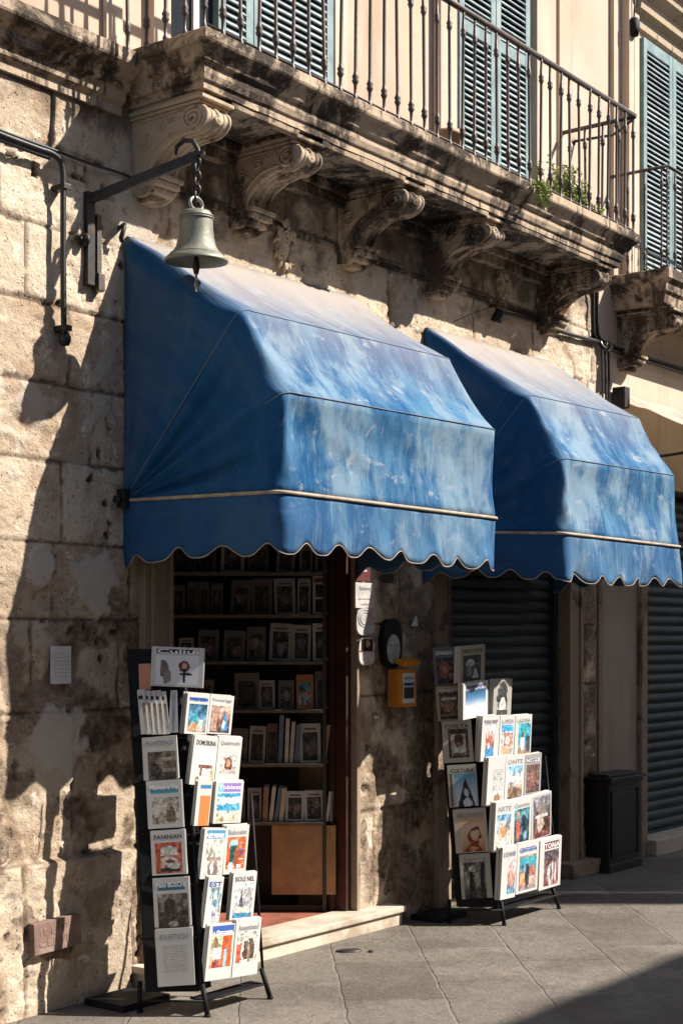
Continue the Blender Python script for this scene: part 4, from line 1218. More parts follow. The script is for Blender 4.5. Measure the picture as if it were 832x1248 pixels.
def magazine(base, yaw, pitch, roll, w, h, t, spec, label, group, text=None, tmat='ink', tband=.855, th=.10, tw=.80, name='magazine', copies=3, nx=44, ny=58, seed=0, bend=0.0):
    """base: middle of the bottom edge of the front cover. front faces local -y"""
    rg = random.Random(seed*7+1)
    o = empty(name, base); o.rotation_euler = (Matrix.Rotation(yaw, 3, 'Z') @ Matrix.Rotation(pitch, 3, 'X') @ Matrix.Rotation(roll, 3, 'Y')).to_euler()
    tag(o, label, 'magazine', group)
    m = MB(); y = .0
    for k in range(copies):
        tt = t/copies; dx = rg.uniform(-.003, .003) if k else 0; dz = rg.uniform(-.003, .004) if k else 0
        m.box(-w/2+dx, w/2+dx, y, y+tt*.88, dz+.0, h+dz, 0, M=T(0,0,0) @ RY(R(rg.uniform(-.9,.9) if k else 0)) @ RX(R(rg.uniform(-.5,.2) if k else 0))); y += tt
    m.build('pages', M['pages'], o)
    me = bpy.data.meshes.new('cover'); paint(me, w, h, spec, rg, nx, ny); c = bpy.data.objects.new('cover', me); COL.objects.link(c); c.parent = o
    if text: text_mesh(text, w*tw, h*th, M[tmat], o, (0, -.0014, h*tband))
    return o
# cover designs
SK = (.10,.38,.62); RD = (.45,.07,.04); BR = (.20,.13,.09); BK = (.02,.02,.022); SAND = (.62,.50,.36); CR = (.70,.63,.52); TL = (.05,.30,.38); GY = (.30,.30,.30); OR = (.62,.22,.07)
def S(**k): return k
D = {
 'sketch': S(bg=[(.76,.75,.73),(.76,.75,.73)], amp=.03, pic=(.08,.05,.92,.8), bands=[(.10,.84,.80,.95,BK),(.84,.85,.9,.95,RD)], shapes=[('e',.2,.55,.10,.28,(.16,.12,.10)),('e',.28,.25,.10,.22,(.25,.2,.17)),('e',.66,.62,.12,.20,(.12,.04,.03)),('e',.66,.62,.06,.12,(.70,.35,.3)),('r',.66,.32,.03,.24,BK),('e',.70,.36,.16,.05,BK)]),
 'redblue': S(bg=[(.35,.2,.12),(.10,.3,.45),(.03,.10,.18)], pic=(.12,.05,.92,.74), bands=[(.12,.82,.92,.9,(.05,.15,.45))], shapes=[('r',.35,.45,.15,.2,TL),('e',.3,.2,.2,.16,(.55,.3,.15)),('r',.7,.25,.1,.2,(.7,.6,.5))]),
 'door': S(bg=[(.05,.04,.04),(.25,.14,.10),(.5,.35,.28)], pic=(.08,.04,.9,.72), shapes=[('r',.2,.5,.15,.45,(.45,.26,.2)),('t',.75,.1,.16,.8,(.05,.3,.6)),('e',.7,.3,.07,.16,(.75,.8,.85))]),
 'sepia': S(bg=[(.05,.035,.025),(.16,.12,.085),(.12,.09,.065)], paper=(.55,.52,.47), pic=(.14,.0,.96,.66), shapes=[('r',.7,.72,.28,.07,(.30,.26,.21)),('r',.72,.32,.24,.06,(.26,.22,.18)),('e',.25,.3,.2,.3,(.035,.025,.018))]),
 'interior': S(bg=[(.72,.65,.55),(.74,.73,.70)], amp=.08, pic=(.12,.02,.95,.74), shapes=[('r',.5,.72,.35,.10,(.75,.75,.72)),('r',.55,.5,.35,.04,(.18,.07,.05)),('r',.35,.38,.05,.14,(.25,.12,.08)),('r',.62,.3,.16,.14,(.74,.72,.68)),('e',.2,.12,.1,.1,(.2,.15,.12)),('e',.9,.2,.1,.25,(.5,.35,.2)),('r',.6,.05,.1,.06,RD)]),
 'portrait': S(bg=[(.6,.5,.45),(.7,.66,.62)], pic=(.15,.22,.85,.62), amp=.15, shapes=[('e',.5,.5,.22,.42,(.12,.05,.03)),('e',.5,.55,.13,.22,(.5,.25,.14)),('r',.5,.12,.34,.10,(.55,.45,.42))]),
 'old_map': S(bg=[(.45,.37,.27),(.55,.47,.36),(.5,.43,.34)], paper=(.60,.58,.53), pic=(.14,.08,.90,.64), bands=[(.12,.72,.90,.82,(.10,.30,.40))], shapes=[('e',.68,.4,.17,.28,(.16,.10,.07)),('e',.72,.18,.22,.12,(.2,.14,.10)),('e',.62,.6,.06,.10,(.4,.28,.2))]),
 'orangebook': S(bg=[OR,OR], amp=.06, pic=(.25,.0,.95,.68), bands=[(.2,.82,.95,.92,(.06,.22,.4))]),
 'beach': S(bg=[(.6,.48,.34),(.72,.66,.52),(.08,.35,.60),(.65,.72,.72),(.05,.32,.60)], hard=1, amp=.12, pic=(.10,.04,.90,.70), bands=[(.08,.75,.92,.95,(.30,.18,.52)),(.1,.75,.3,.95,(.25,.5,.65))]),
 'stone': S(bg=[(.5,.12,.05),(.55,.10,.05)], paper=(.60,.57,.52), amp=.2, pic=(.12,.04,.88,.72), shapes=[('e',.52,.74,.33,.15,(.62,.57,.5)),('r',.55,.62,.36,.035,(.62,.57,.5)),('e',.5,.4,.32,.16,(.62,.57,.5)),('r',.28,.3,.08,.2,(.55,.5,.44)),('r',.55,.10,.38,.06,BK),('e',.7,.22,.22,.1,(.60,.55,.5)),('e',.55,.38,.18,.06,(.2,.07,.04))]),
 'statue': S(bg=[(.5,.42,.36),(.62,.6,.5),(.66,.68,.58)], amp=.12, pic=(.15,.02,.92,.78), bands=[(.12,.80,.95,.96,(.08,.30,.50)),(.3,.86,.9,.9,(.7,.75,.78))], shapes=[('e',.5,.25,.28,.30,(.22,.17,.16)),('e',.45,.3,.1,.2,(.7,.62,.58)),('r',.5,.5,.4,.05,(.3,.22,.18))]),
 'redshop': S(bg=[(.62,.12,.03),(.62,.14,.05)], amp=.12, pic=(.10,.10,.90,.76), shapes=[('e',.35,.78,.24,.14,(.35,.62,.66)),('r',.35,.45,.2,.28,(.03,.08,.07)),('e',.55,.4,.13,.3,(.35,.1,.05)),('r',.8,.75,.14,.02,(.1,.1,.25)),('r',.8,.6,.14,.02,(.1,.1,.3)),('r',.8,.45,.14,.02,(.1,.1,.3)),('r',.8,.3,.14,.02,(.7,.7,.7)),('e',.25,.1,.16,.1,(.75,.75,.75)),('r',.7,.08,.12,.06,(.75,.73,.7))]),
 'mist': S(bg=[(.05,.035,.025),(.12,.095,.075),(.24,.20,.165)], paper=(.55,.52,.48), pic=(.12,.0,.96,.68), bands=[(.13,.75,.88,.88,(.07,.17,.20))], shapes=[('e',.38,.45,.22,.45,(.06,.045,.035)),('e',.5,.08,.14,.09,(.35,.30,.26))]),
 'column': S(bg=[(.62,.62,.63),(.6,.65,.66),(.3,.45,.5)], amp=.3, pic=(.2,.02,.95,.8), shapes=[('r',.5,.3,.2,.03,(.2,.2,.24)),('e',.5,.6,.2,.1,(.12,.3,.4)),('e',.5,.15,.25,.10,(.5,.5,.5))]),
 'sailing': S(bg=[(.05,.2,.4),(.6,.6,.6),(.66,.66,.64)], amp=.2, pic=(.12,.03,.9,.76), shapes=[('t',.4,.3,.12,.6,(.07,.07,.08)),('e',.75,.7,.2,.16,(.35,.35,.35)),('e',.72,.45,.18,.14,(.4,.4,.4)),('e',.3,.24,.24,.10,(.7,.6,.48)),('e',.7,.2,.2,.1,(.72,.66,.55)),('r',.4,.07,.32,.07,(.06,.25,.42))]),
 'text': S(bg=[(.55,.52,.47)]*2, paper=(.58,.555,.51), amp=.02, pic=(.2,.1,.8,.7), lines=[(.22,.70,2,.16,.84)], bands=[]),
 'village': S(bg=[(.5,.12,.05),(.6,.5,.3),(.7,.62,.4)], amp=.2, pic=(.12,.22,.94,.80), bands=[(.12,.84,.95,.98,(.05,.12,.42)),(.3,.86,.9,.88,(.7,.7,.75))], shapes=[('r',.75,.5,.22,.48,(.58,.11,.04)),('r',.7,.3,.08,.28,(.3,.5,.58)),('r',.3,.45,.2,.18,(.76,.75,.72)),('e',.2,.8,.1,.18,(.2,.13,.05)),('r',.25,.12,.16,.1,(.3,.05,.04))]),
 'arch': S(bg=[(.6,.25,.18),(.6,.5,.42),(.66,.62,.56)], amp=.15, pic=(.08,.24,.92,.80), bands=[(.2,.81,.5,.835,GY),(.56,.81,.85,.835,GY)], shapes=[('e',.60,.35,.36,.55,(.72,.67,.58)),('e',.60,.28,.28,.46,(.10,.06,.045)),('r',.12,.3,.11,.3,(.55,.10,.06)),('r',.6,.03,.4,.05,(.62,.6,.56)),('e',.6,.3,.08,.34,(.3,.2,.15))]),
 'bowl': S(bg=[(.03,.025,.025),(.10,.05,.035),(.05,.05,.06)], paper=(.13,.13,.14), pic=(.12,.03,.95,.72), shapes=[('e',.45,.55,.28,.28,(.30,.10,.06)),('e',.45,.55,.14,.14,(.42,.2,.12)),('r',.8,.3,.12,.1,(.2,.18,.16))]),
 'street': S(bg=[(.02,.02,.02),(.05,.05,.05),(.02,.02,.02)], paper=(.42,.35,.26), pic=(.12,.03,.84,.74), shapes=[('e',.4,.7,.22,.15,(.5,.52,.5)),('e',.35,.4,.13,.22,(.2,.26,.2)),('t',.7,.1,.2,.45,(.55,.55,.52))]),
 'browndish': S(bg=[(.03,.02,.015),(.16,.09,.05),(.05,.03,.02)], paper=(.40,.32,.22), pic=(.1,.03,.92,.86), shapes=[('e',.5,.45,.25,.2,(.30,.17,.09)),('r',.5,.72,.4,.05,(.5,.47,.4)),('r',.4,.16,.4,.02,(.35,.22,.12))]),
 'sky': S(bg=[(.74,.75,.76),(.70,.74,.78),(.10,.24,.42),(.02,.06,.14)], amp=.06, pic=(.10,.05,.92,.80), bands=[(.12,.86,.9,.93,(.2,.2,.22))]),
 'greyarch': S(bg=[(.40,.38,.34)]*2, paper=(.42,.39,.34), amp=.08, pic=(.1,.02,.9,.95), shapes=[('e',.5,.48,.36,.48,(.05,.05,.045)),('e',.52,.25,.24,.25,(.62,.6,.55)),('r',.5,.05,.36,.1,(.06,.06,.05))]),
 'boy': S(bg=[(.12,.06,.03),(.10,.05,.03),(.06,.035,.025)], paper=(.50,.45,.37), pic=(.18,.10,.86,.80), shapes=[('r',.5,.45,.38,.38,(.48,.43,.34)),('e',.5,.62,.22,.20,(.10,.035,.02)),('e',.5,.42,.10,.12,(.35,.15,.08)),('e',.52,.25,.24,.14,(.58,.54,.46)),('r',.5,.12,.3,.05,(.2,.14,.07))]),
 'cafe': S(bg=[(.05,.25,.45),(.4,.2,.15),(.75,.75,.7)], amp=.2, pic=(.22,.06,.72,.80), bands=[(.1,.85,.9,.9,GY)], shapes=[('e',.45,.5,.2,.2,(.60,.10,.06)),('r',.5,.2,.4,.12,(.05,.25,.5)),('e',.4,.35,.14,.1,(.65,.6,.55))]),
 'plate': S(bg=[(.55,.4,.3),(.6,.62,.62),(.08,.40,.62)], amp=.12, pic=(.12,.05,.92,.78), shapes=[('o',.55,.45,.34,.20,(.55,.2,.08)),('e',.55,.45,.2,.12,(.65,.62,.6)),('r',.5,.85,.48,.08,(.06,.35,.60)),('r',.5,.68,.46,.02,(.5,.15,.1)),('e',.4,.12,.3,.1,(.66,.4,.22))]),
 'woman_sea': S(bg=[(.35,.22,.15),(.04,.32,.42),(.08,.42,.52)], amp=.12, pic=(.2,.04,.95,.80), shapes=[('e',.35,.35,.17,.30,(.68,.64,.6)),('e',.35,.62,.10,.10,(.12,.07,.05)),('r',.8,.3,.15,.26,(.06,.07,.09)),('r',.3,.05,.2,.08,(.4,.25,.16))]),
 'tent': S(bg=[(.62,.66,.68),(.45,.60,.68),(.08,.30,.45)], paper=(.48,.45,.38), amp=.06, pic=(.22,.0,.96,.78), bands=[(.04,.02,.14,.8,(.12,.12,.12))], shapes=[('t',.5,.0,.42,.88,(.025,.022,.02)),('e',.52,.42,.11,.12,(.55,.60,.62)),('e',.55,.10,.2,.15,(.6,.66,.68))]),
 'textcol': S(bg=[(.72,.66,.58),(.7,.7,.68)], amp=.2, pic=(.3,.05,.9,.7), lines=[(.3,.76,2,.3,.9)], shapes=[('e',.5,.15,.3,.12,(.3,.17,.1))]),
 'coast': S(bg=[(.22,.13,.08),(.35,.24,.16),(.62,.66,.68),(.10,.40,.68)], amp=.2, pic=(.16,.02,.92,.76), shapes=[('e',.3,.62,.22,.10,(.75,.75,.74))]),
 'darkred': S(bg=[(.10,.05,.045),(.22,.12,.10),(.16,.10,.09)], paper=(.35,.33,.31), pic=(.12,.05,.9,.74), bands=[(.1,.80,.9,.92,(.05,.06,.10))], shapes=[('r',.3,.4,.06,.3,(.35,.12,.08))]),
 'ribbon': S(bg=[(.45,.18,.06),(.62,.42,.24),(.66,.52,.35),(.60,.35,.20)], paper=(.55,.47,.36), amp=.08, pic=(.18,.02,.92,.80), bands=[(.06,.05,.14,.7,(.48,.42,.32))], shapes=[('o',.58,.46,.26,.26,(.22,.02,.01)),('t',.5,.0,.42,.35,(.24,.03,.015)),('e',.5,.08,.2,.07,(.5,.3,.08))]),
 'dish': S(bg=[(.55,.42,.33),(.55,.5,.44),(.08,.28,.48)], amp=.2, pic=(.12,.04,.9,.74), shapes=[('e',.5,.5,.25,.22,(.55,.30,.17)),('e',.5,.2,.25,.14,(.68,.64,.58)),('e',.4,.75,.2,.08,(.6,.56,.5))]),
 'party': S(bg=[(.05,.09,.12),(.04,.10,.13),(.1,.3,.35)], amp=.3, pic=(.12,.02,.9,.78), shapes=[('e',.25,.4,.14,.36,(.55,.12,.08)),('e',.25,.8,.1,.1,(.6,.3,.2)),('e',.68,.5,.16,.3,(.02,.03,.06)),('e',.75,.2,.12,.14,(.2,.4,.45))]),
 'dancers': S(bg=[(.20,.07,.05),(.08,.05,.05),(.3,.3,.33)], paper=(.5,.49,.47), amp=.3, pic=(.08,.02,.95,.94), shapes=[('e',.4,.35,.2,.2,(.5,.4,.34)),('e',.5,.7,.25,.15,(.25,.2,.18)),('r',.5,.52,.35,.03,(.5,.48,.45))]),
 'roads': S(bg=[(.06,.05,.045),(.28,.25,.2),(.06,.05,.04)], paper=(.46,.41,.32), amp=.5, pic=(.10,.0,.82,.82), shapes=[('t',.35,.0,.2,1.0,(.02,.02,.02)),('r',.85,.4,.10,.4,(.02,.02,.02)),('e',.42,.8,.16,.08,(.35,.33,.3))]),
 'blocks': S(bg=[(.15,.15,.15),(.5,.2,.12),(.05,.25,.35),(.4,.25,.15)], amp=.4, pic=(.12,.05,.92,.74), bands=[(.12,.82,.9,.86,(.2,.3,.5))], shapes=[('r',.2,.35,.14,.14,(.62,.32,.14)),('e',.45,.42,.12,.34,(.03,.03,.04)),('r',.75,.55,.16,.12,(.45,.16,.10)),('r',.75,.25,.16,.12,(.5,.4,.33)),('r',.5,.85,.45,.1,(.06,.35,.42))]),
 'seated': S(bg=[(.30,.10,.09),(.25,.12,.12),(.10,.10,.12)], amp=.2, pic=(.2,.05,.88,.76), bands=[(.2,.80,.88,.93,(.16,.05,.05))], shapes=[('e',.45,.35,.20,.34,(.58,.56,.54)),('e',.42,.72,.16,.15,(.07,.04,.035)),('e',.8,.3,.06,.3,(.55,.5,.48)),('e',.5,.35,.06,.25,(.15,.1,.1))]),
 'strip': S(bg=[(.05,.3,.5),(.55,.25,.2),(.7,.7,.7)], amp=.3, pic=(.4,.08,.95,.78), bands=[(.45,.83,.9,.88,GY)], shapes=[('e',.5,.4,.2,.2,(.65,.3,.2))]),
}

LX = .15/1.4
def rack(name, label, base, C, XR, frame_z, zt, lean, ncol, legs):
    """wedge shaped stand: C = front corner at the floor tray, front face runs to XR, a side wing turns back from C"""
    root = empty(name, base); tag(root, label, 'magazine rack')
    cx, cy = C; wx, wy = cx-.15, cy+.20
    def fy(z, y0=0): return cy+lean*(z-.14)/(1.4)+y0
    # uprights
    m = MB()
    def up(x, y, z0, z1, w=.011):
        dy = lean*(z1-z0)/1.4
        m.tube([(x, y, z0), (x+LX*(z1-z0), y+dy, z1)], w, 6)
    up(cx, cy, .13, zt-.12)
    up(XR, cy, .13, .9, .007)
    part(m, 'upright', M['black'], root)
    # black back board leaning along the wing and the back
    m = MB()
    b = bmesh.new()
    def v(x, y, z): return b.verts.new((x, y+lean*(z-.14)/1.4*1.0, z))
    zz0, zz1 = .10, zt
    P = [(wx+.012, wy-.002), (cx+.0, cy+.03), (cx+.10, cy+.045), (cx+.10, cy+.065), (cx+.01, cy+.06), (wx+.027, wy+.023)]
    lo = [v(x, y, zz0) for x, y in P]; hi = [v(x+LX*(zz1-.14), y, zz1) for x, y in P]
    n = len(P)
    for i in range(n): b.faces.new((lo[i], lo[(i+1)%n], hi[(i+1)%n], hi[i]))
    b.faces.new(hi); b.faces.new(lo[::-1])
    bmesh.ops.recalc_face_normals(b, faces=b.faces[:]); m.add(b)
    part(m, 'back_board', M['black'], root)
    # base plate at the wall side
    m = MB(); m.box(wx-.02, cx+.12, wy+.10, -.06, .0, .03, .004)
    part(m, 'base_plate', M['black'], root)
    # trays: one per row
    for z in frame_z:
        m = MB()
        dy = lean*(z-.14)/1.4
        sx = LX*(z-.14); XX = XR-(.0 if z < .4 else .10)*(z-.14)
        m.box(cx+sx+.01, XX, cy+dy-.004, cy+dy+.085, z-.014, z-.006, .001)
        m.tube([(cx+sx, cy+dy-.006, z-.008), (XX, cy+dy-.006, z-.008)], .005, 6)
        m.tube([(cx+sx, cy+dy-.006, z-.008), (wx+sx, wy+dy, z-.008)], .005, 6)
        part(m, 'tray', M['black'], root)
    for (x, y, sx, sy) in legs:
        m = MB(); m.tube([(x, y, .135), (x+sx, y+sy, .006)], .011, 8); m.tube([(x+sx, y+sy, .012), (x+sx, y+sy, .0)], .014, 8)
        part(m, 'leg', M['black'], root)
    return root

def place_front(spec_rows, C, lean, group, prefix_seed, th=.03):
    """front magazines from survey: (px left, px right, py top, py bottom, design, text, ink, tilt, label)"""
    for k, (pl, pr, pt, pb, des, text, ink, roll, label) in enumerate(spec_rows):
        y = C[1]-.012
        for _ in range(4):
            z = atY(pl, pb, y).z; y = C[1]-.012+lean*(z-.14)/1.4
        a = atY(pl, pb, y); b = atY(pr, pb, y); D_ = .8*a.x+.6*(CW+y); h = (pb-pt)*D_/CF
        magazine(((a.x+b.x)/2, y, a.z), 0, R(3), R(roll), (b.x-a.x), h, th*random.uniform(.7, 1.2), D[des], label, group, text, ink, seed=prefix_seed+k, copies=5)
def place_wing(rows, C, lean, group, prefix_seed, th=.03):
    """wing runs from C towards (-.6,.8): parallel to the picture"""
    cx, cy = C
    for k, (pl, pr, pt, pb, des, text, ink, label) in enumerate(rows):
        z = .2
        for _ in range(5):
            dy = lean*(z-.14)/1.4
            D_ = .8*cx+.6*(cy+dy-.012+CW); z = EH+(HY-pb)*D_/CF
        def pos(px):
            t = (px-CX)/CF; return Vector((D_*(.8+.6*t), D_*(.6-.8*t)-CW, z))
        a, b = pos(pl), pos(pr); w = (b-a).length; h = (pb-pt)*D_/CF
        magazine(tuple((a+b)/2+Vector((-.8,-.6,0))*.012), R(-53.13), R(-5), R(-3.5), w, h, th*random.uniform(.7,1.1), D[des], label, group, text, ink, seed=prefix_seed+k)

# left rack -------------------------------------------------------
C1 = (4.80, -.60); L1 = .25
fz1 = [EH+(HY-py)*(.8*5.0+.6*(CW-.45))/CF for py in (1201,1131,1068,1010,952,896)]
rack('magazine_rack', 'black slanted metal magazine rack left of the shop door, two columns and a side wing', (4.9,-.4,0), C1, 5.20, fz1, 1.56, L1, 2,
     [(4.80,-.60,-.0,-.03), (5.19,-.60,.015,-.04), (4.68,-.35,0,0)])
GL = 'magazines on the left rack'; GR = 'magazines on the right rack'
place_front([
 (224,252,846,896,'redblue','PARIS SERA','ink_blue',5,'magazine with blue masthead and teal street photo, second tier of the left rack'),
 (252,281,848,896,'door','Pomeriggi','ink_grey',5,'magazine with a dark doorway and a bright blue streak, left rack, second tier right'),
 (230,260,898,959,'interior','DOMUSKINA','ink',7,'white magazine showing a pale room and furniture, left rack third tier'),
 (261,290,899,958,'portrait','Quattrocchi','ink_grey',5,'white magazine with a small dark-haired portrait, left rack third tier right'),
 (236,254,953,1008,'orangebook',None,'ink',5,'narrow magazine with a plain orange cover, left rack fourth tier'),
 (259,293,954,1006,'beach','Tobless','ink_white',4,'magazine with a purple masthead and blue and sand bands, left rack fourth tier'),
 (243,270,1012,1074,'statue','NEL MARE','ink_white',6,'magazine with a blue masthead over pillars, left rack fifth tier'),
 (271,299,1008,1068,'redshop','Balansist','ink_grey',4,'magazine with a bright red shop picture, left rack fifth tier right'),
 (247,266,1071,1133,'column','EST','ink_blue',7,'pale narrow magazine with blue-grey blots, left rack sixth tier'),
 (279,308,1066,1124,'sailing','ISOLE NEL','ink',5,'black and white magazine with a dark sail shape, left rack sixth tier right'),
 (249,281,1131,1199,'village','La Campagna','ink_white',5,'magazine with blue masthead and a red and yellow village, lowest on the left rack'),
 (282,313,1124,1194,'arch','Avvenirend','ink_grey',4,'magazine with a dark rock arch picture, bottom right of the left rack'),
], C1, L1, GL, 10)
place_wing([
 (176,218,898,950,'sepia','PONTEFICE','ink_grey','magazine with a dark sepia photo in bars, left wing third tier of the left rack'),
 (181,224,951,1009,'old_map','Marmo e Vis','ink_white','magazine with a teal strip over a yellowed old picture, left wing of the left rack'),
 (186,228,1012,1066,'stone','PANINIAN','ink','magazine with pale stones on a dark red ground, left wing of the left rack'),
 (189,233,1070,1129,'mist','Pano BOSCHI','ink_white','magazine with a dark misty brown photo, left wing of the left rack'),
 (193,238,1132,1201,'text','VITA SPETTACOLO','ink_grey','plain white magazine covered in lines of text, bottom of the left wing'),
], C1, L1, GL, 40)
# top of the left rack: newspaper, orange folder, upright bundle and folded sheets
def flat_item(px0, px1, py0, py1, y, spec, name, label, cat, mat=None, th=.012, roll=0, text=None, tm='ink', wingyaw=True, copies=2, pitch=-4, group=None, **kw):
    z = 1.3
    for _ in range(5):
        D_ = .8*C1[0]+.6*(C1[1]+L1*(z-.14)/1.4+CW)-.025+(y+.3)*.5; z = EH+(HY-py1)*D_/CF
    t_ = ((px0+px1)/2-CX)/CF; a = Vector((D_*(.8+.6*t_), D_*(.6-.8*t_)-CW, z))
    w = (px1-px0)*D_/CF; h = (py1-py0)*D_/CF
    o = magazine(tuple(a), R(-53.13) if wingyaw else 0, R(pitch), R(roll), w if wingyaw else w/.86, h, th, spec, label, group, text, tm, name=name, copies=copies, **kw)
    o['category'] = cat; return o
flat_item(183,247,789,837,-.27, D['sketch'], 'magazine', 'large white magazine with sketched figures on the very top of the left rack', 'magazine', th=.03, roll=2, text='Culiui', tm='ink_white', copies=3, seed=60, group=GL, tband=.895)
flat_item(170,184,809,840,-.26, S(bg=[(.62,.27,.16)]*2, paper=(.62,.27,.16), amp=.06), 'folder', 'salmon-orange folder standing at the top left of the left rack', 'folder', th=.01, roll=-2, seed=61)
for k in range(5):
    flat_item(172+k*6.5, 178+k*6.5+3, 841+k*.4, 895, -.30+.012*k, S(bg=[(.55,.53,.49),(.2,.13,.09)], paper=(.60,.57,.52), pic=(.55,.0,.9,.7), bands=[(.1,.80,.7,.88,BK)]), 'magazine', 'upright white magazine seen edge-on in the bundle high on the left rack', 'magazine', th=.01, roll=-6, seed=62+k, group='bundle of upright magazines on the left rack')
for k in range(2):
    flat_item(205+k*5, 212+k*5, 842, 893, -.36, S(bg=[(.5,.52,.54)]*2, paper=(.52,.53,.54), amp=.06), 'folded_sheet', 'folded pale blue-grey sheet standing between the bundle and the lit pair', 'leaflet', th=.004, roll=3-5*k, seed=70+k, group='folded sheets on the left rack')

# right rack ------------------------------------------------------
C2 = (7.33, -.56); L2 = .25
fz2 = [EH+(HY-py)*(.8*7.6+.6*(CW-.4))/CF for py in (1096,1040,984,928,878,835)]
rack('magazine_rack', 'black slanted metal magazine rack before the closed shutter, three columns and a side wing', (7.6,-.4,0), C2, 7.99, fz2, 1.55, L2, 3,
     [(7.33,-.56,.0,-.02), (7.93,-.55,.05,-.02), (7.2,-.3,0,0)])
place_front([
 (560,590,787,832,'street','PRISTORE','ink',-3,'tan-bordered magazine with a dark street scene, top of the right rack'),
 (564,594,832,876,'sky','SUDEST','ink_blue',-4,'magazine with a dark blue and white sky cover, right rack second tier'),
 (600,622,828,873,'greyarch',None,'ink',0,'grey-framed magazine with a dark arch, standing apart on the right rack'),
 (585,606,873,929,'cafe','Ville MP','ink_grey',1,'white magazine with a narrow red and blue strip, right rack third tier left'),
 (607,625,873,923,'plate','La SPEZIA','ink_grey',1,'magazine with a blue band and an orange ring, right rack third tier middle'),
 (626,646,872,922,'woman_sea','LAGUNA','ink_grey',0,'magazine with a white figure before turquoise sea, right rack third tier right'),
 (592,613,924,984,'textcol',None,'ink_grey',1,'white magazine with a column of small text, right rack fourth tier left'),
 (614,637,922,977,'coast','ONTE','ink_grey',0,'magazine with a bright blue sky over brown coast, right rack fourth tier middle'),
 (638,658,920,970,'darkred','NOTIZIE','ink_white',-1,'dark magazine with a navy masthead and brown cover, right rack fourth tier right'),
 (601,622,979,1040,'dish','ARTE','ink_grey',1,'magazine with a food still life under blue, right rack fifth tier left'),
 (623,646,975,1030,'party','Gente','ink_grey',-2,'magazine with a red-dressed figure on black, right rack fifth tier middle'),
 (647,671,969,1024,'dancers',None,'ink_grey',-4,'magazine with overlapping grey and wine photos, right rack fifth tier right'),
 (609,627,1034,1098,'strip','IBIS','ink_grey',1,'white magazine showing only a narrow picture strip, right rack bottom left'),
 (628,654,1029,1091,'blocks','CENTOSTA','ink_blue',0,'magazine with coloured blocks and a black figure, right rack bottom middle'),
 (656,682,1024,1086,'seated','STORIA','ink_white',-1,'magazine with a seated pale figure on wine red, right rack bottom right'),
], C2, L2, GR, 100, .035)
place_wing([
 (530,556,789,835,'bowl','LEONARDO','ink_white','dark magazine with a reddish bowl, top left of the right rack'),
 (534,562,836,878,'browndish','QUEST','ink_white','brown magazine with a dark dish picture, second on the wing of the right rack'),
 (541,577,878,929,'boy','CIVILTA','ink','cream magazine with a framed boy portrait, third on the wing of the right rack'),
 (548,583,932,983,'tent','CULTURA','ink','magazine with a black tent shape on blue, fourth on the wing of the right rack'),
 (556,595,986,1039,'ribbon','MELISANDE','ink_grey','sand-coloured magazine with a dark red loop, fifth on the wing of the right rack'),
 (563,600,1041,1095,'roads','OLIMPIA DEL','ink_grey','cream magazine with forked black shapes, bottom of the wing of the right rack'),
], C2, L2, GR, 140, .035)

# ------------------------------------------------------------------ shelving inside the shop
Q = Vector((6.60, .14, 0)); DIR = Vector((-.6, .8, 0)); NRM = Vector((-.8, -.6, 0)); SL = 1.45
SD = .8*Q.x+.6*(Q.y+CW)
bk = empty('bookshelf', tuple(Q+Vector((0,0,.105)))); bk.rotation_euler = (0,0,R(-53.13)); tag(bk, 'tall dark shelving full of books and magazines inside the shop door', 'bookshelf')
# local x runs from the far end to the door jamb (x = 0 at jamb, negative inwards), local -y faces the street
def lx(px): # position along the shelf for a picture column
    t = (px-CX)/CF; p = Vector((SD*(.8+.6*t), SD*(.6-.8*t)-CW, 0)); return (p-Q).dot(-DIR)
def lz(py): return EH+(HY-py)*SD/CF-.105
SZ = [lz(y) for y in (1002, 931, 865, 806, 749, 697, 650)]
m = MB()
for z in SZ[:6]: m.box(-SL, .0, -.012, .24, z-.018, z, .002)
m.build('shelf', M['shelf'], bk)
m = MB(); m.box(-SL, .0, .26, .28, .0, 2.75); m.box(-SL-.03, -SL, .0, .28, 0, 2.75); m.box(.0, .02, .0, .28, 0, 2.5); m.box(-SL, 0, .03, .05, -.0, .03) 
m.build('back_panel', M['shelf_dark'], bk)
m = MB(); m.box(lx(331), lx(409), .004, .028, lz(1091), SZ[0]-.02, .003)
m.build('cabinet_front', M['orange_board'], bk)
GS = 'magazines on the shelves inside the shop'
rg = random.Random(11)
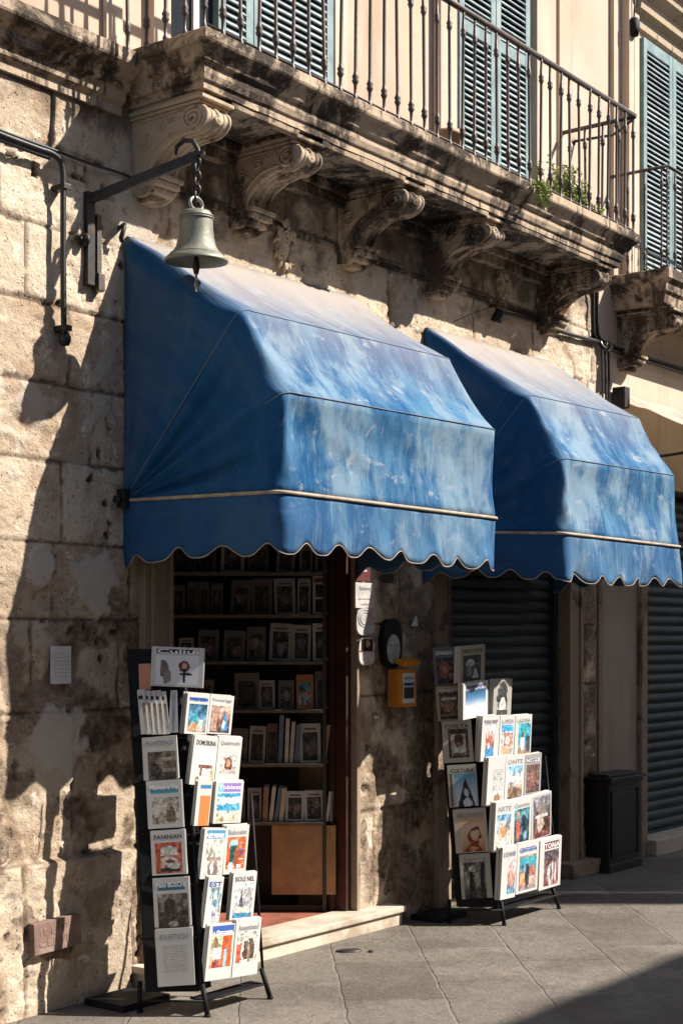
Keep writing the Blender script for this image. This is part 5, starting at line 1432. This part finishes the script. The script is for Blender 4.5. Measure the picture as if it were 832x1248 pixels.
rowspec = [
 (0, 1000, [(301,318,40,'g'),(319,326,42,'s'),(327,332,42,'s'),(333,338,41,'s'),(339,345,40,'s'),(347,370,36,'w'),(371,395,37,'w'),(396,400,36,'s'),(401,405,36,'s'),(220,240,38,'d'),(246,266,38,'d'),(272,298,39,'d')]),
 (1, 929, [(281,300,42,'d'),(302,322,45,'g'),(324,337,48,'o'),(338,344,58,'s'),(346,351,54,'s'),(352,357,50,'s'),(358,364,46,'s'),(365,391,48,'w'),(392,397,46,'s'),(398,407,44,'w'),(215,236,42,'d'),(242,262,42,'d')]),
 (2, 863, [(210,230,40,'d'),(236,258,36,'d'),(286,316,44,'d'),(292,308,28,'g'),(315,335,35,'g'),(339,358,35,'d'),(361,382,42,'or'),(384,406,46,'d')]),
 (3, 804, [(217,235,28,'g'),(240,265,38,'d'),(271,297,37,'d'),(300,323,42,'d'),(327,354,46,'g'),(355,378,44,'g'),(381,405,46,'w')]),
 (4, 747, [(208,224,36,'d'),(227,240,40,'d'),(242,254,40,'d'),(256,270,38,'d'),(280,304,42,'d'),(306,331,44,'d'),(334,360,44,'g'),(362,378,44,'g'),(381,404,47,'wr')]),
 (5, 695, [(212,232,36,'d'),(234,262,36,'d'),(268,297,42,'w'),(301,327,34,'d'),(336,358,36,'g'),(365,380,34,'g'),(384,404,38,'g')]),
]
adj = {'d':'dark','g':'grey-bordered','w':'white','o':'brown','or':'orange','wr':'red-headed white','s':'thin'}
tier = ['lowest','fifth','fourth','third','second','top']
for r, py, items in rowspec:
    for q, (pl, pr, hp, ty) in enumerate(items):
        a, b = lx(pl), lx(pr); w = b-a; h = hp*SD/CF
        base = bk.matrix_basis if False else (Matrix.Translation(bk.location) @ Matrix.Rotation(R(-53.13), 4, 'Z'))
        p = base @ Vector(((a+b)/2, .03 if ty != 's' else .01, SZ[r]+.003))
        j = lambda: rg.uniform(.02, .30)
        if ty == 's':
            col = rg.choice([(.55,.50,.42),(.30,.17,.10),(.45,.42,.36),(.12,.16,.22),(.5,.40,.28)])
            o = empty('book', tuple(p), (0, 0, R(-53.13))); o.rotation_euler = (0, 0, R(-53.13))
            side = 'right' if (pl+pr)/2 > 360 else 'middle'
            tag(o, 'upright book on the %s shop shelf, %s part, %s item from the left' % (tier[r], side, ('1st 2nd 3rd 4th 5th 6th 7th 8th 9th 10th 11th 12th'.split())[q]), 'book', 'books standing on the shop shelves')
            lean = R(rg.uniform(2, 9)); m = MB(); m.box(-w*.46, w*.46, 0, .15, 0, h, .002, M=RY(lean)); bd = m.build('cover', simple('book_cloth', col, .6), o)
            m = MB(); m.box(-w*.38, w*.38, .004, .146, h-.002, h+.002, 0, M=RY(lean)); m.build('page_block', M['pages'], o)
            continue
        pap = {'d':(.17,.15,.13),'g':(.42,.38,.33),'w':(.62,.58,.52),'o':(.22,.12,.06),'or':(.50,.20,.08),'wr':(.62,.58,.52)}[ty]
        g1, g2 = j()*.5, j(); c1, c2 = (g1, g1*.85, g1*.75), (g2, g2*rg.uniform(.6,.9), g2*rg.uniform(.5,.85))
        spec = S(paper=pap, bg=[(.03,.025,.022), c1, (.04,.035,.03)], amp=.5, pic=(.13,.08,.87,.76), shapes=[('e',rg.uniform(.3,.7),rg.uniform(.3,.7),rg.uniform(.12,.3),rg.uniform(.15,.3),c2), ('r',rg.uniform(.2,.8),rg.uniform(.2,.8),.12,.1,tuple(x*.8 for x in c2))])
        if ty == 'or': spec = S(paper=pap, bg=[(.4,.42,.42),(.08,.2,.26)], amp=.3, pic=(.15,.1,.85,.8), hard=1, bands=[(.15,.42,.85,.48,pap)])
        if ty == 'wr': spec['bands'] = [(.08,.82,.92,.95,(.28,.05,.04)), (.1,.4,.9,.44,pap)]
        elif ty in 'gw': spec['bands'] = [(.2,.83,.8,.90,(.15,.13,.12))]
        pic = rg.choice(['small rounded image','blurred dark picture','framed photo','portrait-like blot','split picture'])
        lab = '%s magazine facing out on the %s shop shelf, %s item from the left' % (adj[ty], tier[r], ('first second third fourth fifth sixth seventh eighth ninth tenth eleventh twelfth'.split())[q])
        magazine(tuple(p), R(-53.13), R(-7), R(rg.uniform(-2, 3)), w, h, .018, spec, lab, GS, seed=300+r*20+q, copies=1, nx=14, ny=18)

# ------------------------------------------------------------------ light, sky, camera
w = bpy.data.worlds.new('World'); scene.world = w; w.use_nodes = True
nt = w.node_tree; bg = nt.nodes['Background']
sky = nt.nodes.new('ShaderNodeTexSky'); sky.sky_type = 'NISHITA'; sky.sun_disc = False
a_, b_ = .75, 1.1
sd = Vector((a_, -1, b_)).normalized()       # towards the sun
sky.sun_elevation = math.asin(sd.z); sky.sun_rotation = math.atan2(sd.x, sd.y)
nt.links.new(sky.outputs[0], bg.inputs[0]); bg.inputs[1].default_value = .08
sun = bpy.data.lights.new('sun', 'SUN'); sun.energy = 5.0; sun.angle = R(.55); sun.color = (1.0, .945, .87)
so = bpy.data.objects.new('sun', sun); COL.objects.link(so); so.rotation_euler = (-sd).to_track_quat('-Z', 'Y').to_euler(); so.location = (12, -9, 12)

cam = bpy.data.cameras.new('camera'); co = bpy.data.objects.new('camera', cam); COL.objects.link(co)
co.location = (0, -CW, EH); co.rotation_euler = (R(90), 0, -math.atan2(.8, .6))
cam.sensor_fit = 'HORIZONTAL'; cam.sensor_width = 36; cam.lens = 36*CF/832; cam.shift_y = (HY-624)/832
cam.clip_end = 500; scene.camera = co
vs = scene.view_settings; vs.view_transform = 'Standard'; vs.look = 'None'; vs.gamma = 1; vs.exposure = 1.05; vs.use_curve_mapping = False
scene.render.engine = 'CYCLES'
scene.render.resolution_x, scene.render.resolution_y = 682, 1024
